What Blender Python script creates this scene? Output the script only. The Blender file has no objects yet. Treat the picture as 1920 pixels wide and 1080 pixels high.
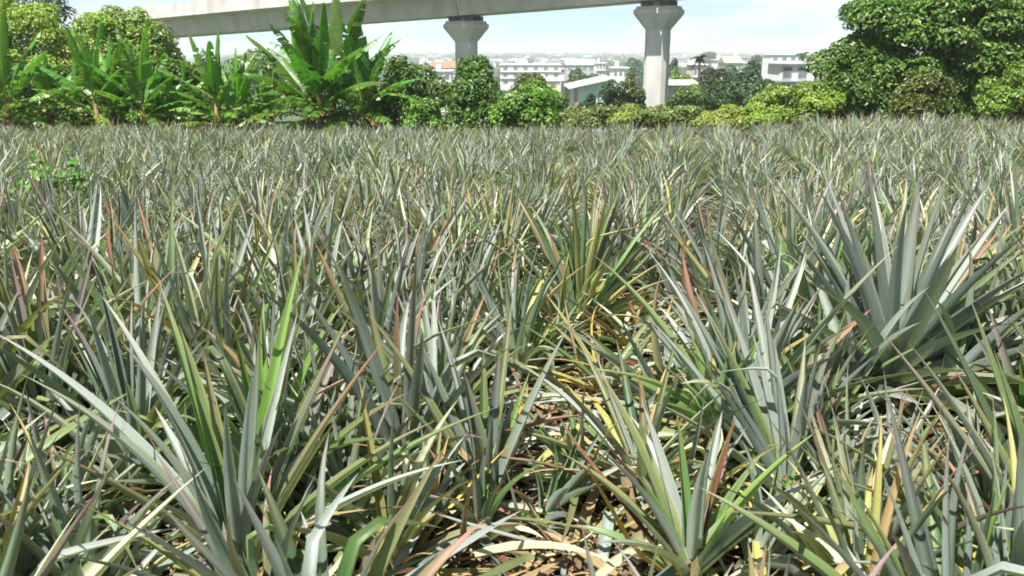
import bpy, math, random
import numpy as np
from mathutils import Vector, Matrix

S = bpy.context.scene
C = bpy.context.collection
rnd = random.Random(11)
rng = np.random.default_rng(11)
R = math.radians

# ---------------------------------------------------------------- camera
FPX = 1598.0                      # focal length in pixels of a 1920 px wide frame
PITCH = math.atan(442 / FPX)      # horizon lies at y = 98
CAMH = 1.6
cam_d = bpy.data.cameras.new('camera')
cam = bpy.data.objects.new('camera', cam_d); C.objects.link(cam)
cam.location = (0, 0, CAMH)
cam.rotation_euler = (math.pi / 2 - PITCH, 0, 0)
cam_d.sensor_width = 36; cam_d.lens = 36 * FPX / 1920
cam_d.clip_start = .05; cam_d.clip_end = 30000
cam_d.dof.use_dof = True; cam_d.dof.focus_distance = 5.0; cam_d.dof.aperture_fstop = 5.6
S.camera = cam

# ---------------------------------------------------------------- world and sun
SUN_EL, SUN_AZ = R(63), R(219)    # azimuth clockwise from +Y: behind the camera, to the left
W = bpy.data.worlds.new('World'); S.world = W; W.use_nodes = True
nt = W.node_tree; nt.nodes.clear()
wo = nt.nodes.new('ShaderNodeOutputWorld'); bg = nt.nodes.new('ShaderNodeBackground')
sky = nt.nodes.new('ShaderNodeTexSky'); sky.sky_type = 'NISHITA'; sky.sun_disc = False
sky.sun_elevation = SUN_EL; sky.sun_rotation = SUN_AZ
sky.air_density = 1.0; sky.dust_density = 2.0; sky.ozone_density = 1.0
bg.inputs['Strength'].default_value = .056
tc = nt.nodes.new('ShaderNodeTexCoord'); mp = nt.nodes.new('ShaderNodeMapping')
mp.inputs['Scale'].default_value = (1.3, 1.3, 6.0)
no = nt.nodes.new('ShaderNodeTexNoise'); no.inputs['Scale'].default_value = 3.2; no.inputs['Detail'].default_value = 7; no.inputs['Roughness'].default_value = .55
cr = nt.nodes.new('ShaderNodeValToRGB'); cr.color_ramp.elements[0].position = .45; cr.color_ramp.elements[1].position = .66
sx = nt.nodes.new('ShaderNodeSeparateXYZ'); vr = nt.nodes.new('ShaderNodeMapRange'); vr.inputs[1].default_value = .02; vr.inputs[2].default_value = .26
vr.inputs[3].default_value = .96; vr.inputs[4].default_value = .05
veil = nt.nodes.new('ShaderNodeMix'); veil.data_type = 'RGBA'; veil.inputs[7].default_value = (6.5, 8.9, 10.1, 1)
nt.links.new(tc.outputs['Generated'], sx.inputs[0]); nt.links.new(sx.outputs['Z'], vr.inputs[0]); nt.links.new(vr.outputs[0], veil.inputs[0]); nt.links.new(sky.outputs[0], veil.inputs[6])
mx = nt.nodes.new('ShaderNodeMix'); mx.data_type = 'RGBA'
mx.inputs[7].default_value = (10.6, 11.0, 11.2, 1)
nt.links.new(tc.outputs['Generated'], mp.inputs[0]); nt.links.new(mp.outputs[0], no.inputs[0])
nt.links.new(no.outputs[0], cr.inputs[0]); 
cm = nt.nodes.new('ShaderNodeMath'); cm.operation = 'MULTIPLY'; nt.links.new(cr.outputs[0], cm.inputs[0]); nt.links.new(vr.outputs[0], cm.inputs[1]); nt.links.new(cm.outputs[0], mx.inputs[0])
nt.links.new(veil.outputs[2], mx.inputs[6]); nt.links.new(mx.outputs[2], bg.inputs[0]); nt.links.new(bg.outputs[0], wo.inputs[0])

sl = bpy.data.lights.new('sun', 'SUN'); sl.energy = 5.0; sl.angle = R(.53); sl.color = (1, .955, .88)
so = bpy.data.objects.new('sun', sl); C.objects.link(so)
sd = Vector((math.sin(SUN_AZ) * math.cos(SUN_EL), math.cos(SUN_AZ) * math.cos(SUN_EL), math.sin(SUN_EL)))
so.rotation_euler = sd.to_track_quat('Z', 'Y').to_euler(); so.location = (0, 0, 60)

S.view_settings.view_transform = 'Standard'; S.view_settings.look = 'None'
S.view_settings.exposure = 1.02; S.view_settings.gamma = 1
S.cycles.max_bounces = 7; S.cycles.transparent_max_bounces = 6; S.cycles.volume_bounces = 1
S.cycles.filter_width = 1.7

# ---------------------------------------------------------------- helpers
def pt(px, py, D):
    """the point at forward distance D that the picture shows at (px, py) of 1920 x 1080"""
    a, b = (px - 960) / FPX, (540 - py) / FPX
    y = math.cos(PITCH) + b * math.sin(PITCH); z = -math.sin(PITCH) + b * math.cos(PITCH)
    t = D / y
    return Vector((a * t, D, CAMH + z * t))

def smooth(a, b, x):
    t = np.clip((x - a) / (b - a), 0, 1); return t * t * (3 - 2 * t)

def gz(x, y):
    x = np.asarray(x, float); y = np.asarray(y, float)
    edge = 27 + 7 * smooth(-2, -10, x) + 16 * smooth(5, 14, x)
    z = -.0495 * np.minimum(y, edge)
    z = z + .05 * np.sin(x * .9 + .3) * np.sin(y * .35) * smooth(6, 14, y) * 1.6 * (1 - smooth(26, 30, y))
    z = z + .3 * smooth(4, 11, x) * smooth(11, 24, y)
    z = z - 7.2 * smooth(0, 70, y - edge) - 11.0 * smooth(60, 300, y - edge)
    return z
def gzf(x, y): return float(gz(x, y))

def ground_hit(px, py):
    a, b = (px - 960) / FPX, (540 - py) / FPX
    y = math.cos(PITCH) + b * math.sin(PITCH); z = -math.sin(PITCH) + b * math.cos(PITCH)
    t = CAMH / (-z - .0495 * y)
    return Vector((a * t, y * t, CAMH + z * t))

def mesh_np(name, V, F, col=None, uv=None, smooth_=True, mat=None, mats=None, mi=None):
    V = np.asarray(V, np.float32).reshape(-1, 3); F = np.asarray(F, np.int32)
    m = bpy.data.meshes.new(name)
    k = F.shape[1]
    m.vertices.add(len(V)); m.vertices.foreach_set('co', V.ravel())
    m.loops.add(F.size); m.loops.foreach_set('vertex_index', F.ravel())
    m.polygons.add(len(F)); m.polygons.foreach_set('loop_start', np.arange(0, F.size, k, dtype=np.int32))
    try: m.polygons.foreach_set('loop_total', np.full(len(F), k, np.int32))
    except Exception: pass
    m.polygons.foreach_set('use_smooth', np.full(len(F), smooth_))
    if mi is not None: m.polygons.foreach_set('material_index', np.asarray(mi, np.int32))
    if col is not None:
        a = m.attributes.new('col', 'FLOAT_COLOR', 'POINT'); a.data.foreach_set('color', np.asarray(col, np.float32).ravel())
    if uv is not None:
        a = m.attributes.new('luv', 'FLOAT2', 'POINT'); a.data.foreach_set('vector', np.asarray(uv, np.float32).ravel())
    for q in (mats or ([mat] if mat else [])): m.materials.append(q)
    m.update(calc_edges=True)
    return m

def put(name, mesh, parent=None, loc=None):
    o = bpy.data.objects.new(name, mesh); C.objects.link(o)
    if parent is not None: o.parent = parent
    if loc is not None: o.location = loc
    return o

def thing(name, label, cat, loc=(0, 0, 0), rot=(0, 0, 0), group=None):
    o = bpy.data.objects.new(name, None); C.objects.link(o)
    o.empty_display_size = .2; o.location = loc; o.rotation_euler = rot
    o['label'] = label; o['category'] = cat
    if group: o['group'] = group
    return o
def kind(o, k): o['kind'] = k; return o

class MB:
    """collects boxes, tubes and prisms into one mesh"""
    def __init__(s): s.v = []; s.f = []; s.m = []
    def add(s, vs, fs, m=0):
        n = len(s.v); s.v += [tuple(v) for v in vs]; s.f += [tuple(i + n for i in f) for f in fs]; s.m += [m] * len(fs)
    def box(s, c, d, rz=0, m=0):
        x, y, z = (q / 2 for q in d); ca, sa = math.cos(rz), math.sin(rz); vs = []
        for i in (-1, 1):
            for j in (-1, 1):
                for k in (-1, 1):
                    X, Y = i * x, j * y; vs.append((c[0] + X * ca - Y * sa, c[1] + X * sa + Y * ca, c[2] + k * z))
        s.add(vs, [(0, 1, 3, 2), (4, 6, 7, 5), (0, 4, 5, 1), (2, 3, 7, 6), (0, 2, 6, 4), (1, 5, 7, 3)], m)
    def tube(s, pts, rad, n=8, m=0):
        base = []
        for i, p in enumerate(pts):
            p = Vector(p); a = Vector(pts[max(i - 1, 0)]); b = Vector(pts[min(i + 1, len(pts) - 1)])
            d = (b - a).normalized(); u = d.cross(Vector((.3, .9, .1))).normalized(); w = d.cross(u)
            for k in range(n):
                t = 2 * math.pi * k / n; base.append(p + (u * math.cos(t) + w * math.sin(t)) * rad[i])
        fs = []
        for i in range(len(pts) - 1):
            for k in range(n):
                fs.append((i * n + k, i * n + (k + 1) % n, (i + 1) * n + (k + 1) % n, (i + 1) * n + k))
        fs += [tuple(range(n - 1, -1, -1)), tuple((len(pts) - 1) * n + k for k in range(n))]
        s.add(base, fs, m)
    def prism(s, poly, z0, z1, m=0):
        n = len(poly); vs = [(x, y, z0) for x, y in poly] + [(x, y, z1) for x, y in poly]
        s.add(vs, [tuple(range(n - 1, -1, -1)), tuple(range(n, 2 * n))] + [(i, (i + 1) % n, n + (i + 1) % n, n + i) for i in range(n)], m)
    def loft(s, rings, m=0, caps=True):
        n = len(rings[0]); vs = [v for r in rings for v in r]; fs = []
        for i in range(len(rings) - 1):
            for k in range(n): fs.append((i * n + k, i * n + (k + 1) % n, (i + 1) * n + (k + 1) % n, (i + 1) * n + k))
        if caps: fs += [tuple(range(n - 1, -1, -1)), tuple((len(rings) - 1) * n + k for k in range(n))]
        s.add(vs, fs, m)
    def mesh(s, name, mats, sm=False):
        me = bpy.data.meshes.new(name); me.from_pydata(s.v, [], s.f)
        for q in (mats if isinstance(mats, (list, tuple)) else [mats]): me.materials.append(q)
        me.polygons.foreach_set('material_index', s.m)
        if sm: me.polygons.foreach_set('use_smooth', [True] * len(s.f))
        me.update(); return me
    def build(s, name, mats, parent=None, sm=False): return put(name, s.mesh(name, mats, sm), parent)

# ---------------------------------------------------------------- materials
def new_mat(name):
    m = bpy.data.materials.new(name); m.use_nodes = True; n = m.node_tree.nodes; n.clear()
    return m, n, m.node_tree.links

def leaf_mat(name, streak=(34, 1.6), silver=0.0, trans=.22, rough=.45, silver_col=(.35, .425, .39, 1), var=.35, spec=.45, tint=(1.35, 1.5, .55, 1), bands=False):
    m, n, L = new_mat(name)
    out = n.new('ShaderNodeOutputMaterial'); b = n.new('ShaderNodeBsdfPrincipled'); tr = n.new('ShaderNodeBsdfTranslucent'); ms = n.new('ShaderNodeMixShader')
    at = n.new('ShaderNodeAttribute'); at.attribute_name = 'col'
    uv = n.new('ShaderNodeAttribute'); uv.attribute_name = 'luv'
    mp = n.new('ShaderNodeMapping'); mp.inputs['Scale'].default_value = (streak[0], streak[1], 1)
    no = n.new('ShaderNodeTexNoise'); no.inputs['Scale'].default_value = 1; no.inputs['Detail'].default_value = 3
    L.new(uv.outputs['Vector'], mp.inputs[0]); L.new(mp.outputs[0], no.inputs[0])
    mr = n.new('ShaderNodeMapRange'); mr.inputs[1].default_value = .3; mr.inputs[2].default_value = .7
    mr.inputs[3].default_value = 1 - var; mr.inputs[4].default_value = 1 + var
    L.new(no.outputs[0], mr.inputs[0])
    geo = n.new('ShaderNodeNewGeometry')
    bf = n.new('ShaderNodeMath'); bf.operation = 'MULTIPLY'; bf.inputs[1].default_value = silver
    L.new(geo.outputs['Backfacing'], bf.inputs[0])
    mpb = n.new('ShaderNodeMapping'); mpb.inputs['Scale'].default_value = (5, 5, 1); nb = n.new('ShaderNodeTexNoise'); nb.inputs['Scale'].default_value = 1; nb.inputs['Detail'].default_value = 4
    L.new(uv.outputs['Vector'], mpb.inputs[0]); L.new(mpb.outputs[0], nb.inputs[0])
    rb = n.new('ShaderNodeMapRange'); rb.inputs[1].default_value = .35; rb.inputs[2].default_value = .65; rb.inputs[3].default_value = .45; rb.inputs[4].default_value = 1.25; L.new(nb.outputs[0], rb.inputs[0])
    w0 = n.new('ShaderNodeMath'); w0.operation = 'MULTIPLY'; L.new(bf.outputs[0], w0.inputs[0]); L.new(rb.outputs[0], w0.inputs[1])
    wax = n.new('ShaderNodeMath'); wax.operation = 'MULTIPLY'; L.new(w0.outputs[0], wax.inputs[0]); L.new(at.outputs['Alpha'], wax.inputs[1])
    c1 = n.new('ShaderNodeMix'); c1.data_type = 'RGBA'; c1.inputs[7].default_value = silver_col
    L.new(wax.outputs[0], c1.inputs[0]); L.new(at.outputs['Color'], c1.inputs[6])
    oi = n.new('ShaderNodeObjectInfo')
    ov = n.new('ShaderNodeMapRange'); ov.inputs[3].default_value = .82; ov.inputs[4].default_value = 1.18; L.new(oi.outputs['Random'], ov.inputs[0])
    mu = n.new('ShaderNodeMath'); mu.operation = 'MULTIPLY'; L.new(mr.outputs[0], mu.inputs[0]); L.new(ov.outputs[0], mu.inputs[1])
    c2 = n.new('ShaderNodeVectorMath'); c2.operation = 'SCALE'
    L.new(c1.outputs[2], c2.inputs[0]); L.new(mu.outputs[0], c2.inputs['Scale'])
    col = c2.outputs[0]
    # blotches: dry brown specks and paler dust patches
    tcn = n.new('ShaderNodeTexCoord'); n2 = n.new('ShaderNodeTexNoise'); n2.inputs['Scale'].default_value = 22; n2.inputs['Detail'].default_value = 4
    L.new(tcn.outputs['Object'], n2.inputs[0])
    r2 = n.new('ShaderNodeMapRange'); r2.inputs[1].default_value = .64; r2.inputs[2].default_value = .74; r2.inputs[4].default_value = .5; L.new(n2.outputs[0], r2.inputs[0])
    c3 = n.new('ShaderNodeMix'); c3.data_type = 'RGBA'; c3.inputs[7].default_value = (.30, .22, .10, 1)
    L.new(r2.outputs[0], c3.inputs[0]); L.new(col, c3.inputs[6]); col = c3.outputs[2]
    L.new(col, b.inputs['Base Color'])
    tv = n.new('ShaderNodeVectorMath'); tv.operation = 'MULTIPLY'; tv.inputs[1].default_value = tint[:3]
    L.new(col, tv.inputs[0]); L.new(tv.outputs[0], tr.inputs[0])
    b.inputs['Roughness'].default_value = rough; b.inputs['Specular IOR Level'].default_value = spec
    bu = n.new('ShaderNodeBump'); bu.inputs['Strength'].default_value = .35; bu.inputs['Distance'].default_value = .004
    L.new(no.outputs[0], bu.inputs['Height']); L.new(bu.outputs[0], b.inputs['Normal'])
    ms.inputs[0].default_value = trans
    L.new(b.outputs[0], ms.inputs[1]); L.new(tr.outputs[0], ms.inputs[2]); L.new(ms.outputs[0], out.inputs[0])
    return m

def noise_mat(name, c0, c1, scale=4, detail=6, rough=.85, bump=.3, bd=.02, c2=None, stretch=(1, 1, 1), lo=.35, hi=.65, spec=.3, metal=0, gen='Object'):
    m, n, L = new_mat(name)
    out = n.new('ShaderNodeOutputMaterial'); b = n.new('ShaderNodeBsdfPrincipled')
    tc = n.new('ShaderNodeTexCoord'); mp = n.new('ShaderNodeMapping'); mp.inputs['Scale'].default_value = stretch
    no = n.new('ShaderNodeTexNoise'); no.inputs['Scale'].default_value = scale; no.inputs['Detail'].default_value = detail
    cr = n.new('ShaderNodeValToRGB'); e = cr.color_ramp.elements
    e[0].position = lo; e[0].color = (*c0, 1); e[1].position = hi; e[1].color = (*c1, 1)
    if c2: q = e.new((lo + hi) / 2); q.color = (*c2, 1)
    L.new(tc.outputs[gen], mp.inputs[0]); L.new(mp.outputs[0], no.inputs[0]); L.new(no.outputs[0], cr.inputs[0]); L.new(cr.outputs[0], b.inputs['Base Color'])
    b.inputs['Roughness'].default_value = rough; b.inputs['Specular IOR Level'].default_value = spec; b.inputs['Metallic'].default_value = metal
    if bump:
        bu = n.new('ShaderNodeBump'); bu.inputs['Strength'].default_value = bump; bu.inputs['Distance'].default_value = bd
        L.new(no.outputs[0], bu.inputs['Height']); L.new(bu.outputs[0], b.inputs['Normal'])
    L.new(b.outputs[0], out.inputs[0]); return m

M = {}
M['pine'] = leaf_mat('pineapple_leaf', silver=.7, trans=.17, var=.22, rough=.36)
M['dry'] = leaf_mat('dry_leaf', silver=0, trans=.15, var=.4, rough=.8, spec=.15, tint=(1, .9, .6, 1))
M['banana'] = leaf_mat('banana_leaf', streak=(2, 60), silver=.35, silver_col=(.12, .24, .08, 1), trans=.3, var=.22, rough=.4, tint=(1.5, 1.8, .4, 1))
M['foliage'] = leaf_mat('foliage', streak=(3, 3), silver=.15, silver_col=(.12, .18, .06, 1), trans=.17, var=.2, rough=.4, tint=(1.5, 1.8, .3, 1))
M['bark'] = noise_mat('bark', (.08, .06, .045), (.2, .16, .12), 9, stretch=(1, 1, .3), bump=.6)
M['stalk'] = noise_mat('banana_stalk', (.10, .05, .03), (.24, .26, .09), 5, c2=(.22, .12, .06), stretch=(1, 1, .4))
M['stem'] = noise_mat('pineapple_stem', (.12, .08, .04), (.22, .24, .12), 20)
M['concrete'] = noise_mat('concrete', (.44, .435, .42), (.57, .56, .54), .45, 10, stretch=(1, 1, .35), bump=.12, rough=.9, c2=(.52, .51, .49))
M['concrete_light'] = noise_mat('concrete_light', (.44, .415, .38), (.66, .63, .585), .5, 8, stretch=(1, 1, .5), bump=.12, rough=.9, c2=(.58, .555, .51))
M['bearing'] = noise_mat('bearing', (.03, .03, .03), (.07, .06, .05), 3)
M['white_wall'] = noise_mat('white_wall', (.70, .70, .69), (.82, .82, .81), .4, 6, bump=0)
M['cream_wall'] = noise_mat('cream_wall', (.55, .50, .42), (.66, .62, .54), .4, 6, bump=0)
M['grey_wall'] = noise_mat('grey_wall', (.38, .39, .40), (.50, .51, .52), .4, 6, bump=0)
M['mint_wall'] = noise_mat('mint_wall', (.42, .58, .52), (.50, .66, .60), .3, 6, bump=0, stretch=(9, 9, .3))
M['brick'] = noise_mat('brick_wall', (.36, .16, .11), (.48, .24, .17), 3, 6, bump=.1)
M['yellow_wall'] = noise_mat('yellow_wall', (.62, .55, .25), (.72, .64, .34), .5, 6, bump=0)
M['metal_roof'] = noise_mat('metal_roof', (.56, .57, .58), (.74, .75, .76), .5, 5, bump=0, stretch=(3, .2, 1), rough=.5)
M['beige_roof'] = noise_mat('beige_roof', (.30, .28, .24), (.46, .43, .38), .7, 6, bump=.1, stretch=(3, .4, 1))
M['grey_roof'] = noise_mat('grey_roof', (.16, .16, .19), (.25, .25, .29), .6, 6, bump=.1)
M['blue_roof'] = noise_mat('blue_roof', (.30, .35, .42), (.40, .45, .52), .6, 6, bump=0)
M['red_roof'] = noise_mat('red_roof', (.42, .13, .07), (.56, .22, .12), 1.2, 6, bump=.1)
M['glass'] = noise_mat('window_glass', (.14, .16, .18), (.26, .28, .30), .5, 2, bump=0, rough=.15, spec=.6)
M['shutter'] = noise_mat('shutter', (.30, .25, .18), (.40, .34, .24), 1, 2, bump=0)
M['steel'] = noise_mat('galvanised_steel', (.3, .3, .3), (.42, .42, .42), 3, 3, rough=.5, metal=.4)
M['wood'] = noise_mat('weathered_wood', (.035, .015, .01), (.12, .05, .03), 14, 5, stretch=(1, 1, .2), bump=.5)

# ground sheet: soil with litter near, scrub green on the slope, grey green plain
def ground_mat():
    m, n, L = new_mat('ground')
    out = n.new('ShaderNodeOutputMaterial'); b = n.new('ShaderNodeBsdfPrincipled')
    g = n.new('ShaderNodeNewGeometry')
    def ramp(scale, stops, det=8):
        t = n.new('ShaderNodeTexNoise'); t.inputs['Scale'].default_value = scale; t.inputs['Detail'].default_value = det
        L.new(g.outputs['Position'], t.inputs[0]); c = n.new('ShaderNodeValToRGB'); L.new(t.outputs[0], c.inputs[0])
        e = c.color_ramp.elements; e[0].position = stops[0][0]; e[0].color = (*stops[0][1], 1); e[1].position = stops[-1][0]; e[1].color = (*stops[-1][1], 1)
        for p, q in stops[1:-1]: x = e.new(p); x.color = (*q, 1)
        return t, c
    t1, soil = ramp(9, [(.3, (.018, .013, .01)), (.5, (.045, .032, .022)), (.7, (.10, .075, .052))], 12)
    _, plain = ramp(.02, [(.35, (.035, .06, .02)), (.5, (.06, .09, .03)), (.65, (.16, .16, .12))])
    sp = n.new('ShaderNodeSeparateXYZ'); L.new(g.outputs['Position'], sp.inputs[0])
    r = n.new('ShaderNodeMapRange'); r.inputs[1].default_value = 30; r.inputs[2].default_value = 50; L.new(sp.outputs['Y'], r.inputs[0])
    mx = n.new('ShaderNodeMix'); mx.data_type = 'RGBA'; L.new(r.outputs[0], mx.inputs[0]); L.new(soil.outputs[0], mx.inputs[6]); L.new(plain.outputs[0], mx.inputs[7])
    L.new(mx.outputs[2], b.inputs['Base Color']); b.inputs['Roughness'].default_value = .95; b.inputs['Specular IOR Level'].default_value = .1
    bu = n.new('ShaderNodeBump'); bu.inputs['Strength'].default_value = .6; bu.inputs['Distance'].default_value = .03
    L.new(t1.outputs[0], bu.inputs['Height']); L.new(bu.outputs[0], b.inputs['Normal'])
    L.new(b.outputs[0], out.inputs[0]); return m
M['ground'] = ground_mat()

xs = np.unique(np.concatenate([-np.geomspace(60, 9000, 26), np.linspace(-60, 60, 121), np.geomspace(60, 9000, 26)]))
ys = np.unique(np.concatenate([-np.geomspace(6, 9000, 12), np.linspace(-6, 60, 111), np.geomspace(60, 9000, 50)]))
X, Y = np.meshgrid(xs, ys); Z = gz(X, Y) + (rng.random(X.shape) - .5) * .04 * (Y < 30) * (np.abs(X) < 60)
nx, ny = len(xs), len(ys)
I = np.arange(nx * ny).reshape(ny, nx)
F = np.stack([I[:-1, :-1], I[:-1, 1:], I[1:, 1:], I[1:, :-1]], -1).reshape(-1, 4)
kind(put('ground', mesh_np('ground', np.stack([X, Y, Z], -1), F, mat=M['ground'])), 'structure')

# ================================================================ viaduct
def build_viaduct():
    root = thing('viaduct', 'long grey concrete viaduct curving on piers high above the trees', 'viaduct')
    base = [((49, 106), 2), ((19.7, 120), pt(1230, 1, 120).z), ((-6.9, 134), pt(873, 30, 134).z), ((-30.6, 141), pt(612, 50, 141).z),
            ((-67, 168), pt(323, 72, 168).z), ((-90, 198), pt(233, 80, 198).z)]
    base[0] = ((49, 106), base[1][1] + 1.7)
    base = [((79, 96), base[0][1] + 1.5)] + base
    P = [Vector((a[0], a[1], z)) for a, z in base]
    def cat(i, t):
        p0, p1, p2, p3 = P[max(i - 1, 0)], P[i], P[i + 1], P[min(i + 2, len(P) - 1)]
        return .5 * ((2 * p1) + (-p0 + p2) * t + (2 * p0 - 5 * p1 + 4 * p2 - p3) * t * t + (-p0 + 3 * p1 - 3 * p2 + p3) * t ** 3)
    def frame(i, t):
        p = cat(i, t); d = (cat(i, min(t + .02, 1)) - cat(i, max(t - .02, 0))); d.z = 0; d.normalize()
        return p, d, Vector((d.y, -d.x, 0))
    # section: (across, up from soffit)
    box = [(-2.6, 0), (2.6, 0), (3.1, 1.2), (3.35, 2.55), (6.0, 3.0), (6.0, 3.28), (-6.0, 3.28), (-6.0, 3.0), (-3.35, 2.55), (-3.1, 1.2)]
    def par(s): return [(s * 6.0, 3.284), (s * 6.0, 3.0), (s * 6.16, 2.85), (s * 6.16, 5.0), (s * 5.9, 5.0), (s * 5.86, 3.284)]
    for i in range(len(P) - 1):
        e = .0035
        for sec, nm, mt in ((box, 'deck_girder', 'concrete'), (par(1), 'parapet', 'concrete_light'), (par(-1), 'parapet', 'concrete_light')):
            mb = MB(); rings = []
            for k in range(13):
                t = e + (1 - 2 * e) * k / 12; p, d, s = frame(i, t)
                rings.append([p + s * a + Vector((0, 0, h)) for a, h in sec])
            mb.loft(rings); mb.build(nm, M[mt], root)
        p, d, s = frame(i, 0)
    for i in range(1, len(P)):
        p, d, s = frame(min(i, len(P) - 2), 0) if i < len(P) - 1 else frame(i - 1, 1)
        gzv = gzf(p.x, p.y) - 1.0
        def ring(a, b, c, z): return [Vector((p.x, p.y, 0)) + s * x + d * y + Vector((0, 0, z)) for x, y in ((-a + c, -b), (a - c, -b), (a, -b + c), (a, b - c), (a - c, b), (-a + c, b), (-a, b - c), (-a, -b + c))]
        top = p.z - .75
        m1 = MB(); m1.loft([ring(1.2, 1.56, .5, gzv), ring(1.2, 1.56, .5, top - 3.0)]); pier = m1.build('pier', M['concrete'], root)
        m2 = MB(); m2.loft([ring(1.202, 1.562, .5, top - 2.99), ring(2.1, 2.85, .7, top - 1.25), ring(2.3, 3.05, .75, top - .95), ring(2.3, 3.05, .75, top - .42), ring(2.1, 2.8, .65, top - .38), ring(2.0, 2.7, .65, top)])
        m2.build('pier_cap', M['concrete'], pier)
        for u in (-1, 1):
            for v in (-1, 1):
                m3 = MB(); c = p + s * (1.7 * u) + d * (1.3 * v)
                m3.box((c.x, c.y, top + .38), (1.1, 1.1, .73), math.atan2(d.y, d.x)); m3.build('bearing', M['bearing'], pier)
        m4 = MB(); m4.box((p.x, p.y, top + .3), (1.2, 1.6, .58), math.atan2(d.y, d.x)); m4.build('shear_block', M['concrete'], pier)
build_viaduct()

# ================================================================ leafy trees
def leafcloud(name, cen, nrm, size, cols, mat, parent, drop=.5, asp=.5):
    """each leaf: a four-cornered blade folded along its midrib"""
    n = len(cen); r = rng.normal(size=(n, 3))
    nrm = nrm / np.linalg.norm(nrm, axis=1)[:, None]
    t = np.cross(nrm, r); t[:, 2] -= drop * 1.0; t -= nrm * (t * nrm).sum(1)[:, None]
    t /= np.linalg.norm(t, axis=1)[:, None] + 1e-9
    b = np.cross(nrm, t); s = (size * (.65 + .7 * rng.random(n)))[:, None]
    fold = .18
    v0 = cen - t * s * .5; v2 = cen + t * s * .55 - nrm * s * .12
    v1 = cen + b * s * asp * .5 - t * s * .02 + nrm * s * fold * asp; v3 = cen - b * s * asp * .5 - t * s * .02 + nrm * s * fold * asp
    V = np.stack([v0, v1, v2, v3], 1).reshape(-1, 3); F = np.arange(4 * n).reshape(-1, 4)
    col = np.repeat(cols, 4, axis=0)
    u = rng.random((n, 1, 2)) * 50 + np.array([[0, 0], [.5, .5], [0, 1], [-.5, .5]])[None]
    return put(name, mesh_np(name, V, F, col, u.reshape(-1, 2), False, mat), parent)

def crown_points(lobes, n, seed, shell=.72):
    q = np.random.default_rng(seed); L = np.array(lobes)
    w = (L[:, 3] * L[:, 5]); w = w / w.sum(); k = q.choice(len(L), n, p=w)
    d = q.normal(size=(n, 3)); d /= np.linalg.norm(d, axis=1)[:, None]; d[:, 2] = np.where(d[:, 2] < -.35, -d[:, 2], d[:, 2])
    # clumps inside a lobe: pull directions towards a few tuft axes
    na = 14; ax = q.normal(size=(len(L), na, 3)); ax /= np.linalg.norm(ax, axis=2)[..., None]
    a = ax[k, q.integers(0, na, n)]; d = d * .62 + a * .62 * np.sign((d * a).sum(1))[:, None]; ln = np.linalg.norm(d, axis=1); d /= ln[:, None]
    rad = shell + (1.04 - shell) * q.random(n) ** .7; rad *= .86 + .18 * ln
    inner = q.random(n) < .16; rad[inner] *= q.random(inner.sum()) * .9
    P = L[k, :3] + d * L[k, 3:6] * rad[:, None]
    tuft = q.random((len(L), 1)) * .55 + .72
    return P, d, k, tuft[k, 0]

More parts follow.
